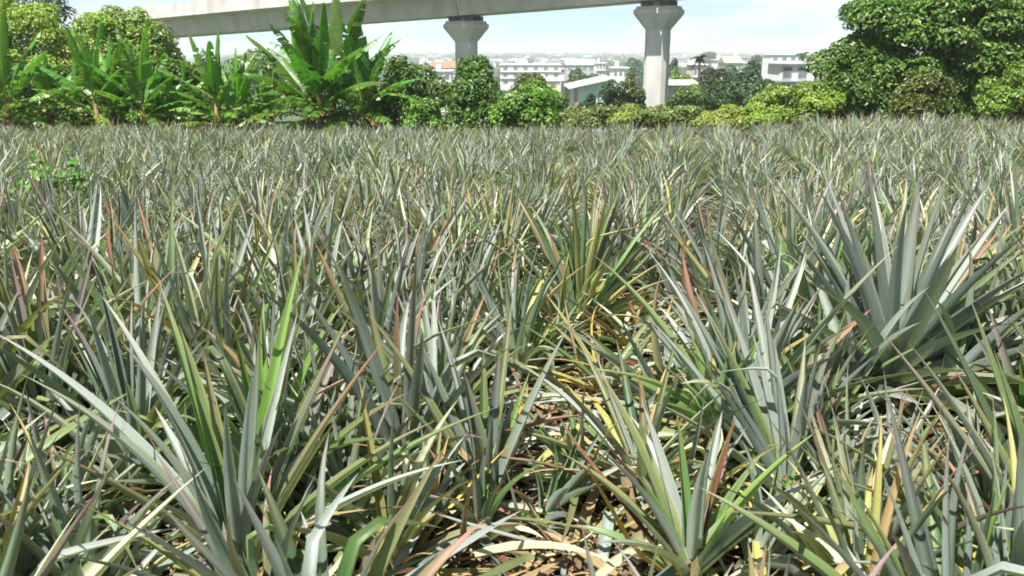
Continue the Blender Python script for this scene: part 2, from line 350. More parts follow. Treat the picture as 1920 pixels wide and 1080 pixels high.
GREEN = (.075, .15, .022); LIME = (.19, .29, .04); DARK = (.035, .085, .022); OLIVE = (.11, .165, .04); YEL = (.27, .32, .05)
def tree(name, label, cat, px0, px1, py0, D, py1=None, depth=None, col=GREEN, col2=None, mixf=.25, leaf=.14, n=9000, nl=12, seed=1, group=None, asp=.5, drop=.5, wall=False, sink=0, lobe_r=(.30, .48)):
    q = random.Random(seed); g = np.random.default_rng(seed)
    top = pt((px0 + px1) / 2, py0, D); l = pt(px0, py0, D).x; r = pt(px1, py0, D).x
    cx, rx = (l + r) / 2, (r - l) / 2; gzz = gzf(cx, D)
    bot = gzz + .1 - sink if py1 is None else pt(cx, py1, D).z
    H = top.z - bot; cz = bot + H * .5; rz = H * .5; ry = depth or min(rx, rz * 1.6)
    lobes = [(cx, D, cz - rz * .1, rx * .62, ry * .62, rz * .72)]
    for i in range(nl):
        a = 2 * math.pi * (i + q.random() * .6) / nl * 2; e = q.uniform(-.55, 1.0); ce = math.sqrt(max(0, 1 - e * e)) if e > 0 else 1
        f = q.uniform(*lobe_r)
        X_ = math.cos(a) * ce; Y_ = math.sin(a) * ce
        if wall:
            while True:
                u, v = q.uniform(-1, 1), q.uniform(-1, 1)
                if abs(u) ** 2.3 + abs(v) ** 2.3 < 1: break
            X_ = u; e = v; Y_ = -math.sqrt(max(0, 1 - max(abs(u), abs(v)) ** 2)) * q.uniform(.5, 1)
        lobes.append((cx + X_ * rx * (1 - f * .85), D + Y_ * ry * (1 - f), cz + e * rz * (1 - f * .9), rx * f, ry * f, rz * f * 1.05))
    P, d, k, tf = crown_points(lobes, n, seed)
    c = np.array(col)[None] * tf[:, None] * (.8 + .4 * g.random((n, 1)))
    if col2 is not None:
        s = g.random(n) < mixf; c[s] = np.array(col2) * (.75 + .5 * g.random((s.sum(), 1)))
    yl = g.random(n) < .02; c[yl] = np.array((.26, .22, .05))
    cols = np.concatenate([c, np.full((n, 1), .7)], 1)
    nr = d + np.array([0, 0, .55]) + g.normal(size=(n, 3)) * .45
    keep = P[:, 2] > gz(P[:, 0], P[:, 1]) + .02
    root = thing(name, label, cat, (cx, D, gzz), group=group)
    o = leafcloud('crown', P[keep] - np.array([cx, D, gzz]), nr[keep], leaf, cols[keep], M['foliage'], root, drop, asp)
    mb = MB(); tr = max(.05, min(rx, H) * .07); hh = (cz - gzz)
    mb.tube([(0, 0, -.3), (q.uniform(-.05, .05) * rx, 0, hh * .5), (q.uniform(-.1, .1) * rx, 0, hh)], [tr * 1.3, tr, tr * .7], 8); tk = mb.build('trunk', M['bark'], root, True)
    lb = MB()
    for L_ in lobes[1:1 + min(7, nl)]:
        lb.tube([(0, 0, hh * .55), ((L_[0] - cx) * .5, (L_[1] - D) * .5, hh * .55 + (L_[2] - gzz - hh * .55) * .6), (L_[0] - cx, L_[1] - D, L_[2] - gzz)], [tr * .6, tr * .4, tr * .15], 5)
    lb.build('limbs', M['bark'], tk, True)
    return root

# right hand wall of trees
tree('broadleaf_tree', 'huge spreading dark green tree with drooping leaves at the right edge of the field', 'tree', 1503, 2200, -75, 33, depth=3.2, col=(.065, .155, .022), col2=(.16, .25, .035), mixf=.3, leaf=.2, n=70000, nl=80, seed=5, lobe_r=(.11, .19), wall=True, sink=1.0)
tree('vine_covered_bush', 'olive speckled vine covered bush in front of the huge dark tree', 'bush', 1655, 1800, 104, 29, depth=.8, wall=True, sink=.8, lobe_r=(.2, .34), col=(.085, .12, .022), col2=(.28, .30, .06), mixf=.3, leaf=.11, n=9000, nl=16, seed=6, drop=.8)
tree('shrub', 'bright green shrub on the far right below the huge tree', 'bush', 1842, 2000, 108, 28.2, depth=1.4, col=(.10, .20, .025), col2=(.24, .32, .05), mixf=.35, leaf=.13, n=8000, nl=12, seed=7, drop=.6)
tree('shrub', 'yellow green slanting shrub left of the huge dark tree', 'bush', 1415, 1580, 152, 31, depth=1.6, col=(.17, .28, .035), col2=(.30, .38, .06), mixf=.3, leaf=.13, n=9000, nl=14, seed=8, drop=.8)
tree('shrub', 'low lime green shrub under the slanting yellow green one', 'bush', 1385, 1475, 192, 29.6, depth=.9, col=(.16, .27, .035), col2=(.3, .36, .05), leaf=.12, n=4000, nl=9, seed=9)
tree('broadleaf_tree', 'lower shadowy leafy tree forming the left flank of the huge dark tree', 'tree', 1505, 1720, 66, 31.8, depth=1.5, col=(.065, .155, .022), col2=(.16, .25, .035), mixf=.3, leaf=.17, n=17000, nl=34, seed=31, lobe_r=(.18, .28), wall=True, sink=.8, drop=.9)
tree('broadleaf_tree', 'shadowy leafy tree between the speckled bush and the far right shrub', 'tree', 1690, 1965, 66, 31.6, depth=1.2, col=(.07, .16, .024), col2=(.14, .23, .035), mixf=.2, leaf=.17, n=20000, nl=40, seed=32, lobe_r=(.18, .28), wall=True, sink=.8)
# left hedge
tree('vine_covered_tree', 'yellow green vine covered tree rising behind the banana plants at the left', 'tree', -260, 300, -8, 40, depth=3.5, col=(.19, .30, .04), col2=(.32, .38, .06), mixf=.3, leaf=.17, n=50000, nl=90, seed=15, lobe_r=(.10, .17), wall=True, sink=.8)
tree('vine_covered_tree', 'rounded light green vine covered tree between the leftmost bananas and the viaduct', 'tree', 120, 356, 10, 40, depth=2.6, col=(.17, .29, .04), col2=(.30, .37, .06), mixf=.3, leaf=.17, n=24000, nl=50, seed=16, lobe_r=(.2, .3), wall=True, sink=.8)
tree('broadleaf_tree', 'dark ragged tree poking above the vines at the top left', 'tree', -120, 132, -60, 44, depth=3, col=(.05, .10, .02), col2=(.12, .2, .035), mixf=.35, leaf=.18, n=8000, nl=18, seed=17, lobe_r=(.16, .28))
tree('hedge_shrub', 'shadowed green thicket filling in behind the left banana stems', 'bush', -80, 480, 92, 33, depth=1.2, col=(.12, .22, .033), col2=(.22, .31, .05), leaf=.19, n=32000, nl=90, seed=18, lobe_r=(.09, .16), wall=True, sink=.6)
# middle
tree('broadleaf_tree', 'dark green bushy tree just right of the big banana clump', 'tree', 655, 862, 108, 31, depth=2.0, col=(.06, .13, .022), col2=(.14, .22, .035), mixf=.3, leaf=.16, n=17000, nl=26, seed=21, lobe_r=(.2, .3), sink=2.4)
tree('round_tree', 'rounded dark green tree in front of the narrower viaduct pier', 'tree', 828, 952, 107, 30, depth=1.2, sink=2.6, col=(.05, .125, .02), col2=(.13, .23, .035), mixf=.3, leaf=.13, n=14000, nl=20, seed=22, lobe_r=(.28, .4))
tree('shrub', 'fresh green spreading shrub at the right foot of the rounded dark tree', 'bush', 920, 1058, 152, 28.8, depth=1.2, col=(.085, .20, .022), col2=(.17, .30, .04), mixf=.3, leaf=.13, n=9000, nl=14, seed=23)
tree('shrub', 'small light green shrub at the foot of the dark bushy tree', 'bush', 745, 830, 182, 28.6, depth=.8, col=(.11, .24, .03), col2=(.2, .32, .04), leaf=.13, n=3500, nl=9, seed=24)
tree('broadleaf_tree', 'small brownish olive tree behind the fresh green shrub', 'tree', 948, 1030, 137, 62, py1=215, col=(.085, .10, .035), col2=(.14, .14, .06), leaf=.28, n=2600, nl=10, seed=25)
tree('broadleaf_tree', 'narrow olive tree beside the low white roofed shed', 'tree', 1020, 1070, 172, 52, py1=225, col=(.10, .13, .035), col2=(.2, .24, .05), leaf=.22, n=1800, nl=8, seed=26)
edge = [(1040, 1112, 200, 34), (1095, 1165, 192, 33), (1150, 1222, 190, 32), (1205, 1262, 196, 31), (1248, 1330, 199, 32), (1318, 1400, 196, 31), (1385, 1440, 203, 30)]
elab = ['dull olive bush at the field edge nearest the fresh green shrub', 'grey green bush at the field edge below the white roofed shed', 'yellow green bush at the field edge left of the thick pier', 'olive bush at the field edge hiding the foot of the thick pier',
        'olive bush at the field edge just right of the thick pier', 'bright yellow green bush at the field edge below the dark tree mass', 'small yellow bush at the field edge beside the lime shrub']
for i, (a, b, t, D) in enumerate(edge):
    tree('bush', elab[i], 'bush', a - 12, b + 12, t, D, depth=1.0, col=(OLIVE, OLIVE, (.2, .26, .045), OLIVE, OLIVE, YEL, YEL)[i], col2=(.22, .27, .06), leaf=.13, n=4500, nl=9, seed=40 + i, group='bushes along the far field edge', asp=.5)
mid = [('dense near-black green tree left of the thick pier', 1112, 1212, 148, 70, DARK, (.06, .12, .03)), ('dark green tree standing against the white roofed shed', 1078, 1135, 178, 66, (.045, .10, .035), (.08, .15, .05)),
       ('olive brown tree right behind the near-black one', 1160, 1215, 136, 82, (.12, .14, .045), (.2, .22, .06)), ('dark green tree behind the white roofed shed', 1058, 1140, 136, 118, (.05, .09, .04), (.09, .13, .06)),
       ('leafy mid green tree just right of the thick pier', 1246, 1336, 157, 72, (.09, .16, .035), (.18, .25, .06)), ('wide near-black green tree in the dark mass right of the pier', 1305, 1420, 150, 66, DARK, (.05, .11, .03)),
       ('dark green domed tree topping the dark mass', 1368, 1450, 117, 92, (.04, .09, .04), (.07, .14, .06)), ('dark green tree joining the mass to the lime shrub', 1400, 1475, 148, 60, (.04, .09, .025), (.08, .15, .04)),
       ('brownish dark tree under the palm', 1300, 1385, 128, 110, (.06, .08, .045), (.1, .12, .06)), ('pale yellow green tree behind the beige roof', 1250, 1308, 124, 150, (.17, .26, .08), (.24, .32, .1)),
       ('dark tree behind the rightmost pier shoulder', 1238, 1290, 112, 240, (.04, .10, .06), (.06, .12, .07)), ('blue green tree row left of the thick pier', 1160, 1215, 110, 420, (.06, .14, .08), (.08, .16, .1)),  # far tree row: bluish cast of haze put into its leaf colour
       ('dark domed tree between distant roofs left of the shed', 990, 1045, 158, 150, (.06, .10, .04), (.1, .14, .06)), ('green tree in front of the third pier between bananas', 400, 560, 88, 70, (.09, .17, .03), (.16, .26, .05)),
       ('blue green hill of trees on the skyline right of the palm', 1306, 1354, 99, 900, (.05, .12, .07), (.07, .14, .08)),  # bluish distance haze painted into these leaf colours
       ('blue green wooded rise left of the grey white house', 1392, 1470, 103, 520, (.05, .12, .06), (.08, .15, .08)),  # leaf colour carries a blue haze tint as well
       ('green tree row screening the town right of the palm', 1325, 1400, 124, 210, (.06, .12, .04), (.1, .16, .06)),
       ('green tree row screening the town left of the shed', 1060, 1120, 128, 260, (.06, .12, .05), (.1, .16, .06)),
       ('dark green tree closing the view between the tallest bananas', 560, 700, 120, 60, (.05, .11, .025), (.1, .18, .04)),
       ('mid green tree under the viaduct behind the medium banana plant', 300, 425, 92, 80, (.08, .15, .035), (.15, .24, .05))]
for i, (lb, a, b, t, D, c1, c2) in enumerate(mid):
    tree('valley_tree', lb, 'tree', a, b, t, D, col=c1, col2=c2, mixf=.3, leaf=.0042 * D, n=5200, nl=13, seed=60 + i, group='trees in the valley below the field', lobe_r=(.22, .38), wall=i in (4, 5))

# palm
def palm(px, py, D, h, name='palm_tree', label='lone slender palm with dark fronds above the trees right of the pier', fr=1.9):
    top = pt(px, py, D); gzz = gzf(top.x, D); root = thing(name, label, 'palm', (top.x, D, gzz)); H = top.z - gzz
    mb = MB(); mb.tube([(0, 0, -.3), (.1, 0, H * .5), (0, 0, H)], [.26, .2, .15], 8); mb.build('trunk', M['steel'] if False else M['grey_wall'], root, True)
    for i in range(13):
        a = i * 2.4 + .3; up = .9 - (i % 5) * .38; V = []; F_ = []; c = []; uv = []
        for s in (-1, 1):
            for j in range(10):
                t = .12 + j / 10.5; u = t * fr
                x = math.cos(up) * u; z = math.sin(up) * u - .55 * fr * t * t
                b0 = Vector((math.cos(a) * x, math.sin(a) * x, H + z)); side = Vector((-math.sin(a), math.cos(a), 0)) * s
                f = Vector((math.cos(a), math.sin(a), -.5)); n0 = len(V); w = fr * .3 * (1 - .5 * t)
                V += [b0 - f * .09, b0 + f * .09, b0 + f * .2 + side * w - Vector((0, 0, w * .5)), b0 + f * .1 + side * w * .9 - Vector((0, 0, w * .5))]
                F_.append((n0, n0 + 1, n0 + 2, n0 + 3)); c += [(.04, .08, .03, .5)] * 4; uv += [(0, t)] * 4
        put('frond', mesh_np('frond', V, F_, c, uv, False, M['foliage']), root)
palm(1312, 108, 120, 9, fr=1.25)
palm(1506, 102, 150, 9, label='small dark palm beside the roof of the grey white house', fr=1.4)

# ================================================================ banana plants
def banana_leaf_mesh(L, Wd, e0, bend, seed, old=0.0, torn=.25, col=(.10, .24, .03)):
    """in the local XZ plane, leaf heading along +X; petiole included"""
    q = random.Random(seed); K = 26; V = []; F_ = []; c = []; uv = []
    def spine(t):
        n_ = 24; x = z = 0; th = e0
        for i in range(int(t * n_)):
            th = e0 + bend * ((i / n_) ** 1.3); x += math.sin(th) * L / n_; z += math.cos(th) * L / n_
        th = e0 + bend * (t ** 1.3); fr_ = t * n_ - int(t * n_); x += math.sin(th) * L / n_ * fr_; z += math.cos(th) * L / n_ * fr_
        return Vector((x, 0, z)), Vector((math.sin(th), 0, math.cos(th))), Vector((-math.cos(th), 0, math.sin(th)))
    def tone(t, s):
        b = Vector(col) * q.uniform(.85, 1.15); m = s > .8 and q.random() < old
        if m or (old > .6 and t > .82): b = Vector((.42, .33, .06)) if q.random() < .7 else Vector((.20, .10, .04))
        return (*b, .8)
    pet = .16
    # petiole and midrib as a thin ridge
    prev = None
    for i in range(20):
        t = i / 19; p, d, nr = spine(t); w = .028 * (1 - t) + .004
        row = len(V); V += [p + Vector((0, -w, 0)), p - nr * w * 1.6, p + Vector((0, w, 0))]; c += [(.26, .36, .10, .2)] * 3; uv += [(0, t), (.1, t), (.2, t)]
        if prev is not None:
            for k in (0, 1): F_.append((prev + k, prev + k + 1, row + k + 1, row + k))
        prev = row
    for side in (-1, 1):
        fold = q.uniform(.1, .5); tear = 0
        for k in range(K):
            t0 = pet + (1 - pet) * k / K; t1 = pet + (1 - pet) * (k + 1) / K
            if q.random() < torn: fold = q.uniform(-.5, .6); tear = .012
            else: tear = 0; fold += q.uniform(-.07, .07)
            def edge(t, off):
                p, d, nr = spine(min(t, 1)); v = (t - pet) / (1 - pet)
                w = Wd * .5 * (math.sin(math.pi * min(1, v ** .62 * .97 + .02)) ** .6) * (.92 if v < .9 else 1)
                o = []
                for s in (0, .5, 1):
                    ang = fold - .55 * s; y = side * w * s * math.cos(ang); z = w * s * math.sin(ang)
                    o.append(p + d * (w * s * .35 + off * s) + Vector((0, y, 0)) + nr * z)
                return o
            a = edge(t0 + tear, tear); b = edge(t1, 0); n0 = len(V); V += a + b
            cc = [tone(t0, 0), tone(t0, .5), tone(t0, 1)]; c += cc + cc; uv += [(0, t0), (.5, t0), (1, t0), (0, t1), (.5, t1), (1, t1)]
            for j in (0, 1):
                f = (n0 + j, n0 + j + 1, n0 + 4 + j, n0 + 3 + j); F_.append(f if side < 0 else f[::-1])
    return mesh_np('leaf', V, F_, c, uv, True, M['banana'])

def banana(label, px, D, H, stems, seed, spread=1.0, nleaf=11, dead=6, lean=None, lenf=.3, Lr=(1.4, 2.0), col=(.10, .235, .03)):
    q = random.Random(seed); p = pt(px, 225, D); gzz = gzf(p.x, D)
    root = thing('banana_plant', label, 'banana plant', (p.x, D, gzz), group='banana plants along the left field edge')
    cnt = 0
    for si, (sx, sy, sh, st) in enumerate(stems):
        h = H * sh * .33; tipx = sx + st * .35
        mb = MB(); mb.tube([(sx, sy, -.2), (sx + st * .1, sy, h * .45), (tipx, sy, h)], [.13, .105, .06], 10); mb.build('stalk', M['stalk'], root, True)
        for i in range(nleaf):
            f = i / (nleaf - 1)                       # 0 = youngest, upright
            e0 = .03 + f ** .85 * 1.3 * spread + q.uniform(-.06, .1); bend = .25 + f * 1.15 * q.uniform(.5, 1.1)
            L = q.uniform(.56, .68) * H * sh * (1 - lenf * f)
            old = max(0, f - .45) * 1.4
            me = banana_leaf_mesh(L, L * q.uniform(.2, .26), e0, bend, seed * 100 + cnt, old=old, torn=.12 + .42 * f, col=tuple(x * q.uniform(.8, 1.3) for x in col)); cnt += 1
            az = i * 2.399 + q.uniform(-.3, .3) + si
            o = put('leaf', me, root, (sx + (tipx - sx) * (1 - .45 * f), sy, h * (1 - .5 * f))); o.rotation_euler = (0, 0, az)
        for i in range(dead):
            me = banana_leaf_mesh(q.uniform(.8, 1.5), .3, q.uniform(1.7, 2.4), .7, seed * 77 + i, old=0, torn=.6, col=(.28, .15, .07))
            o = put('withered_leaf', me, root, (sx + st * .25, sy, h * q.uniform(.5, .8))); o.rotation_euler = (0, 0, q.uniform(0, 6.28))
    return root
def HT(px, py, D): p = pt(px, py, D); return p.z - gzf(p.x, D)
banana('tallest banana clump with several brown stems reaching above the viaduct', 615, 29, HT(615, -45, 29), [(-.45, 0, .92, -.5), (.15, .3, 1.0, .1), (.75, -.1, .86, 1.2), (-.15, -.3, .95, -.1)], 3, nleaf=15, dead=4, lenf=.14, col=(.07, .19, .025))
banana('medium banana plant standing alone left of the tallest clump', 408, 29.5, HT(408, 35, 29.5), [(0, 0, 1, 0), (.4, .3, .85, .5)], 4, nleaf=13)
banana('banana plant with one broad upright leaf and an orange base', 268, 29.5, HT(268, 28, 29.5), [(0, 0, 1, .1), (-.1, .6, .85, .1)], 5, nleaf=13)
banana('banana plant with thin upright leaves second from the left edge', 186, 29.5, HT(186, 15, 29.5), [(0, 0, 1, -.2), (.1, .5, .9, .5)], 6, nleaf=13)
banana('leftmost banana plant half cut off by the picture edge', 12, 29, HT(12, -8, 29), [(0, 0, 1, .3), (-.6, .4, 1.0, -.5)], 7, nleaf=14, col=(.11, .23, .035))
banana('low leafy banana plant filling the gap near the left edge', 92, 30.5, HT(92, 75, 30), [(0, 0, 1, 0), (.6, .2, .9, .4)], 8, nleaf=12, spread=1.1)
banana('low banana plant right of the one with the orange base', 338, 30.5, HT(338, 95, 30), [(0, 0, 1, .2), (-.4, .2, .8, -.3)], 12, nleaf=12, spread=1.1)
banana('low banana plant tucked against the left side of the tallest clump', 462, 31, HT(462, 92, 31), [(0, 0, 1, -.2), (.3, .3, .85, .3)], 13, nleaf=12, spread=1.1)
banana('small banana plant squeezed between the medium plant and the tallest clump', 505, 30.5, HT(505, 100, 30), [(0, 0, 1, .2)], 9, nleaf=11, spread=1.1)

# ================================================================ pineapple plants
def leaves(base, az, e0, bend, L, Wd, depth, c0, c1, wax, seg, cross, kink=None, side=None, yellow_edge=None):
    """vectorised sword leaves. arrays over leaves; returns V, F, col, uv"""
    n = len(az); t = np.linspace(0, 1, seg + 1)
    th = e0[:, None] + bend[:, None] * t[None] ** 1.5
    if kink is not None:
        kt, ka = kink; th = th + ka[:, None] * (1 / (1 + np.exp(-(t[None] - kt[:, None]) * 60)))
    A = az[:, None] + (side[:, None] if side is not None else 0) * t[None] ** 1.5
    ds = (L / seg)[:, None]
    d = np.stack([np.sin(th) * np.cos(A), np.sin(th) * np.sin(A), np.cos(th)], -1)
    mid = (d[:, 1:] + d[:, :-1]) / 2
    P = base[:, None, :] + np.concatenate([np.zeros((n, 1, 3)), np.cumsum(mid * ds[..., None], 1)], 1)
    N = np.stack([-np.cos(th) * np.cos(A), -np.cos(th) * np.sin(A), np.sin(th)], -1)
    B = np.stack([-np.sin(A), np.cos(A), np.zeros_like(A)], -1)
    w = Wd[:, None] * .5 * (1 - t[None] ** 2.1) * (.72 + .28 * np.minimum(1, t[None] * 5)) + .0008
    s = np.linspace(-1, 1, cross)
    ch = depth[:, None] * (1 - .35 * t[None])                    # channel depth
    V = P[:, :, None, :] + B[:, :, None, :] * (w[..., None] * s * (1 - .25 * ch[..., None]))[..., None] + N[:, :, None, :] * (w[..., None] * ch[..., None] * (s ** 2))[..., None]
    tt = np.clip((t - .45) / .55, 0, 1)[None, :, None, None] ** 1.3
    col = c0[:, None, None, :] * (1 - tt) + c1[:, None, None, :] * tt
    pale = np.clip(1 - t / .12, 0, 1)[None, :, None, None] * .5
    col = col * (1 - pale) + np.array((.36, .40, .24)) * pale
    col = np.broadcast_to(col, (n, seg + 1, cross, 3)).copy()
    if yellow_edge is not None:
        e = (np.abs(s)[None, None, :, None] > .9) * yellow_edge[:, None, None, None]
        col = col * (1 - e) + np.array((.30, .33, .13)) * e
    a = np.broadcast_to((wax[:, None] * (1 - .5 * t[None] ** 2))[..., None, None], (n, seg + 1, cross, 1))
    col = np.concatenate([col, a], -1)
    uvn = np.stack(np.broadcast_arrays((s * .5)[None, None, :] + rng.random(n)[:, None, None] * 90, t[None, :, None] * L[:, None, None]), -1)
    idx = np.arange(n * (seg + 1) * cross).reshape(n, seg + 1, cross)
    F = np.stack([idx[:, :-1, :-1], idx[:, 1:, :-1], idx[:, 1:, 1:], idx[:, :-1, 1:]], -1).reshape(-1, 4)
    return V.reshape(-1, 3), F, col.reshape(-1, 4), uvn.reshape(-1, 2)

def joinm(parts):
    V, F, c, u = [], [], [], []; n = 0
    for a, b, d, e in parts: V.append(a); F.append(b + n); c.append(d); u.append(e); n += len(a)
    return np.concatenate(V), np.concatenate(F), np.concatenate(c), np.concatenate(u)

TONE = {  # name: (body, tip, wax)
    'blue': ((.155, .21, .17), (.20, .19, .16), .9), 'silver': ((.30, .355, .315), (.31, .31, .285), 1.0), 'green': ((.10, .19, .06), (.15, .16, .07), .8),
    'fresh': ((.12, .25, .045), (.18, .24, .07), .45), 'olive': ((.16, .20, .08), (.20, .16, .09), .7), 'yellow': ((.34, .35, .12), (.36, .27, .10), .3),
    'pale': ((.50, .53, .36), (.46, .48, .34), .9), 'red': ((.16, .17, .09), (.34, .13, .11), .6), 'purple': ((.14, .165, .14), (.24, .14, .15), .75), 'dry': ((.19, .14, .085), (.23, .17, .11), 0.0),
    'tan': ((.36, .27, .13), (.40, .28, .16), 0.0), 'ochre': ((.40, .33, .08), (.38, .22, .08), 0.0),
    'rust': ((.13, .062, .033), (.18, .09, .05), 0.0), 'deep': ((.07, .12, .06), (.12, .13, .07), .7)}
MIXES = {
    'grey': dict(blue=.24, silver=.22, green=.15, olive=.09, purple=.11, red=.05, deep=.04, pale=.04, yellow=.02, fresh=.04),
    'green': dict(blue=.18, silver=.14, green=.32, fresh=.08, olive=.10, purple=.06, deep=.10),
    'red': dict(blue=.28, silver=.16, green=.14, red=.18, purple=.20, olive=.04),
    'yellow': dict(olive=.20, yellow=.22, pale=.12, green=.18, silver=.16, red=.06, tan=.06),
    'silver': dict(silver=.62, blue=.30, green=.06, red=.02), 'lime': dict(fresh=.8, yellow=.2), 'lime_green': dict(green=.3, fresh=.2, olive=.3, yellow=.2)}

def tones(g, names, n):
    ks = list(names); w = np.array([names[k] for k in ks]); pick = g.choice(len(ks), n, p=w / w.sum())
    c0 = np.array([TONE[ks[i]][0] for i in pick]) * (.8 + .4 * g.random((n, 1))); c1 = np.array([TONE[ks[i]][1] for i in pick]) * (.8 + .4 * g.random((n, 1)))
    return c0, c1, np.array([TONE[ks[i]][2] for i in pick])

def rosette(seed, n, L, Wd, mixn, e=(.05, 1.35), bend=(.15, 1.15), seg=9, cross=5, org=(0, 0, 0), tilt=(0, 0), kinks=.12, depth=1.05):
    g = np.random.default_rng(seed); i = np.arange(n); f = i / max(1, n - 1)
    az = i * 2.399 + g.uniform(-.35, .35, n); e0 = e[0] + (e[1] - e[0]) * f ** 1.1 + g.uniform(-.09, .09, n)
    bd = bend[0] + (bend[1] - bend[0]) * f * g.uniform(.4, 1.3, n)
    ln = L * (.62 + .38 * np.sin(np.pi * np.clip(.25 + f * .75, 0, 1))) * g.uniform(.8, 1.15, n)
    wd = Wd * g.uniform(.75, 1.15, n) * (.7 + .3 * np.minimum(1, f * 3))
    c0, c1, wx = tones(g, MIXES[mixn], n)
    base = np.stack([.035 * np.cos(az), .035 * np.sin(az), .16 * (1 - f) + .03], -1)
    kt = g.uniform(.35, .8, n); ka = np.where(g.random(n) < kinks, g.uniform(.9, 2.2, n), 0)
    V, F, c, u = leaves(base, az, e0, bd, ln, wd, np.full(n, depth) * g.uniform(.7, 1.2, n), c0, c1, wx, seg, cross, (kt, ka), g.uniform(-.35, .35, n), (g.random(n) < .3) * .6)
    Rm = np.array(Matrix.Rotation(tilt[1], 3, 'Z') @ Matrix.Rotation(tilt[0], 3, 'Y'))
    return V @ Rm.T + np.array(org), F, c, u

def dry_leaves(seed, n, L=.55, org=(0, 0, 0), seg=8, e=(1.0, 1.7)):
    g = np.random.default_rng(seed); az = g.uniform(0, 6.28, n)
    nm = dict(dry=.2, tan=.28, ochre=.2, yellow=.16, rust=.08, pale=.08); c0, c1, wx = tones(g, nm, n)
    base = np.stack([.05 * np.cos(az), .05 * np.sin(az), np.full(n, .06)], -1) + np.array(org)
    return leaves(base, az, g.uniform(*e, n), g.uniform(.3, 1.0, n), L * g.uniform(.6, 1.2, n), g.uniform(.02, .04, n), np.full(n, .9), c0, c1, wx, seg, 3, (g.uniform(.3, .8, n), np.where(g.random(n) < .4, g.uniform(-1, 1.4, n), 0)), g.uniform(-1.2, 1.2, n))

def pine_parts(seed, mixn, root, q=0, n=34, L=.78, Wd=.046, suckers=2):
    g = random.Random(seed)
    put('leaf_rosette', mesh_np('leaf_rosette', *rosette(seed, n, L, Wd, mixn, seg=9 if q else 7, cross=5 if q else 3), True, M['pine']), root)
    for k in range(suckers):
        a = g.uniform(0, 6.28); r = g.uniform(.14, .26); t = g.uniform(.2, .6)
        put('side_shoot', mesh_np('side_shoot', *rosette(seed * 7 + k, int(n * .55), L * g.uniform(.6, .95), Wd * .8, mixn, e=(.04, .8), seg=9 if q else 7, cross=5 if q else 3,
            org=(r * math.cos(a), r * math.sin(a), .03), tilt=(t, a)), True, M['pine']), root)
    put('withered_leaf', mesh_np('withered_leaf', *dry_leaves(seed + 500, 9, .6, e=(.6, 1.7)), True, M['dry']), root)
    mb = MB(); mb.tube([(0, 0, -.06), (0, 0, .2)], [.04, .03], 7); mb.build('stem', M['stem'], root, True)

heroes = []   # footprints
def hero(label, px, py, seed, mixn, manual=(), n=26, L=.85, Wd=.05, e=(.05, 1.2), bend=(.15, .8), suckers=2, D=None, lift=0, dry=6, tilt=(0, 0), kinks=.05, name='pineapple_plant', cat='pineapple plant', pos=None):
    p = pos if pos is not None else ground_hit(px, py); p = Vector(p); p.z = gzf(p.x, p.y) + lift
    root = thing(name, label, cat, p); heroes.append((p.x, p.y))
    ps = []; n = int(n * 1.5)
    if n: ps.append(rosette(seed, n, L * 1.12, Wd * 1.35, mixn, e=e, bend=bend, seg=14, cross=7, tilt=tilt, kinks=kinks))
    if manual:
        A, E, B_, LN, WD, c0, c1, wx, KT, KA = ([] for _ in range(10)); g = np.random.default_rng(seed)
        for mleaf in manual:
            tx, ty, dD, bnd, wdt, tn = mleaf[:6]; kk = mleaf[6] if len(mleaf) > 6 else (.5, 0)
            tp = pt(tx, ty, p.y + dD); v = tp - (p + Vector((0, 0, .1))); ln = v.length
            thc = math.acos(max(-1, min(1, v.z / ln)))
            A.append(math.atan2(v.y, v.x)); E.append(thc - bnd * .4); B_.append(bnd); LN.append(ln * (1 + .06 * bnd * bnd)); WD.append(wdt * 1.5)
            T = TONE[tn]; jit = g.uniform(.88, 1.12); c0.append(np.array(T[0]) * jit); c1.append(np.array(T[1]) * jit); wx.append(T[2]); KT.append(kk[0]); KA.append(kk[1])
        nn = len(A); f = np.array
        ps.append(leaves(np.stack([.03 * np.cos(A), .03 * np.sin(A), np.full(nn, .1)], -1), f(A), f(E), f(B_), f(LN), f(WD), np.full(nn, 1.05), f(c0), f(c1), f(wx), 18, 7, (f(KT), f(KA)), g.uniform(-.06, .06, nn), (g.random(nn) < .35) * .7))
    put('leaf_rosette', mesh_np('leaf_rosette', *joinm(ps), True, M['pine']), root)
    g = random.Random(seed)
    for k in range(suckers):
        a = g.uniform(0, 6.28); r = g.uniform(.14, .24)
        put('side_shoot', mesh_np('side_shoot', *rosette(seed * 7 + k, 14, L * .7, Wd * 1.0, mixn, e=(.04, .8), seg=12, cross=5, org=(r * math.cos(a), r * math.sin(a), .03), tilt=(g.uniform(.2, .6), a)), True, M['pine']), root)
    if dry: put('withered_leaf', mesh_np('withered_leaf', *dry_leaves(seed + 900, dry * 2, .62, e=(.55, 1.7)), True, M['dry']), root)
    mb = MB(); mb.tube([(0, 0, -.06 - lift), (0, 0, .18)], [.045, .03], 8); mb.build('stem', M['stem'], root, True)
    return root

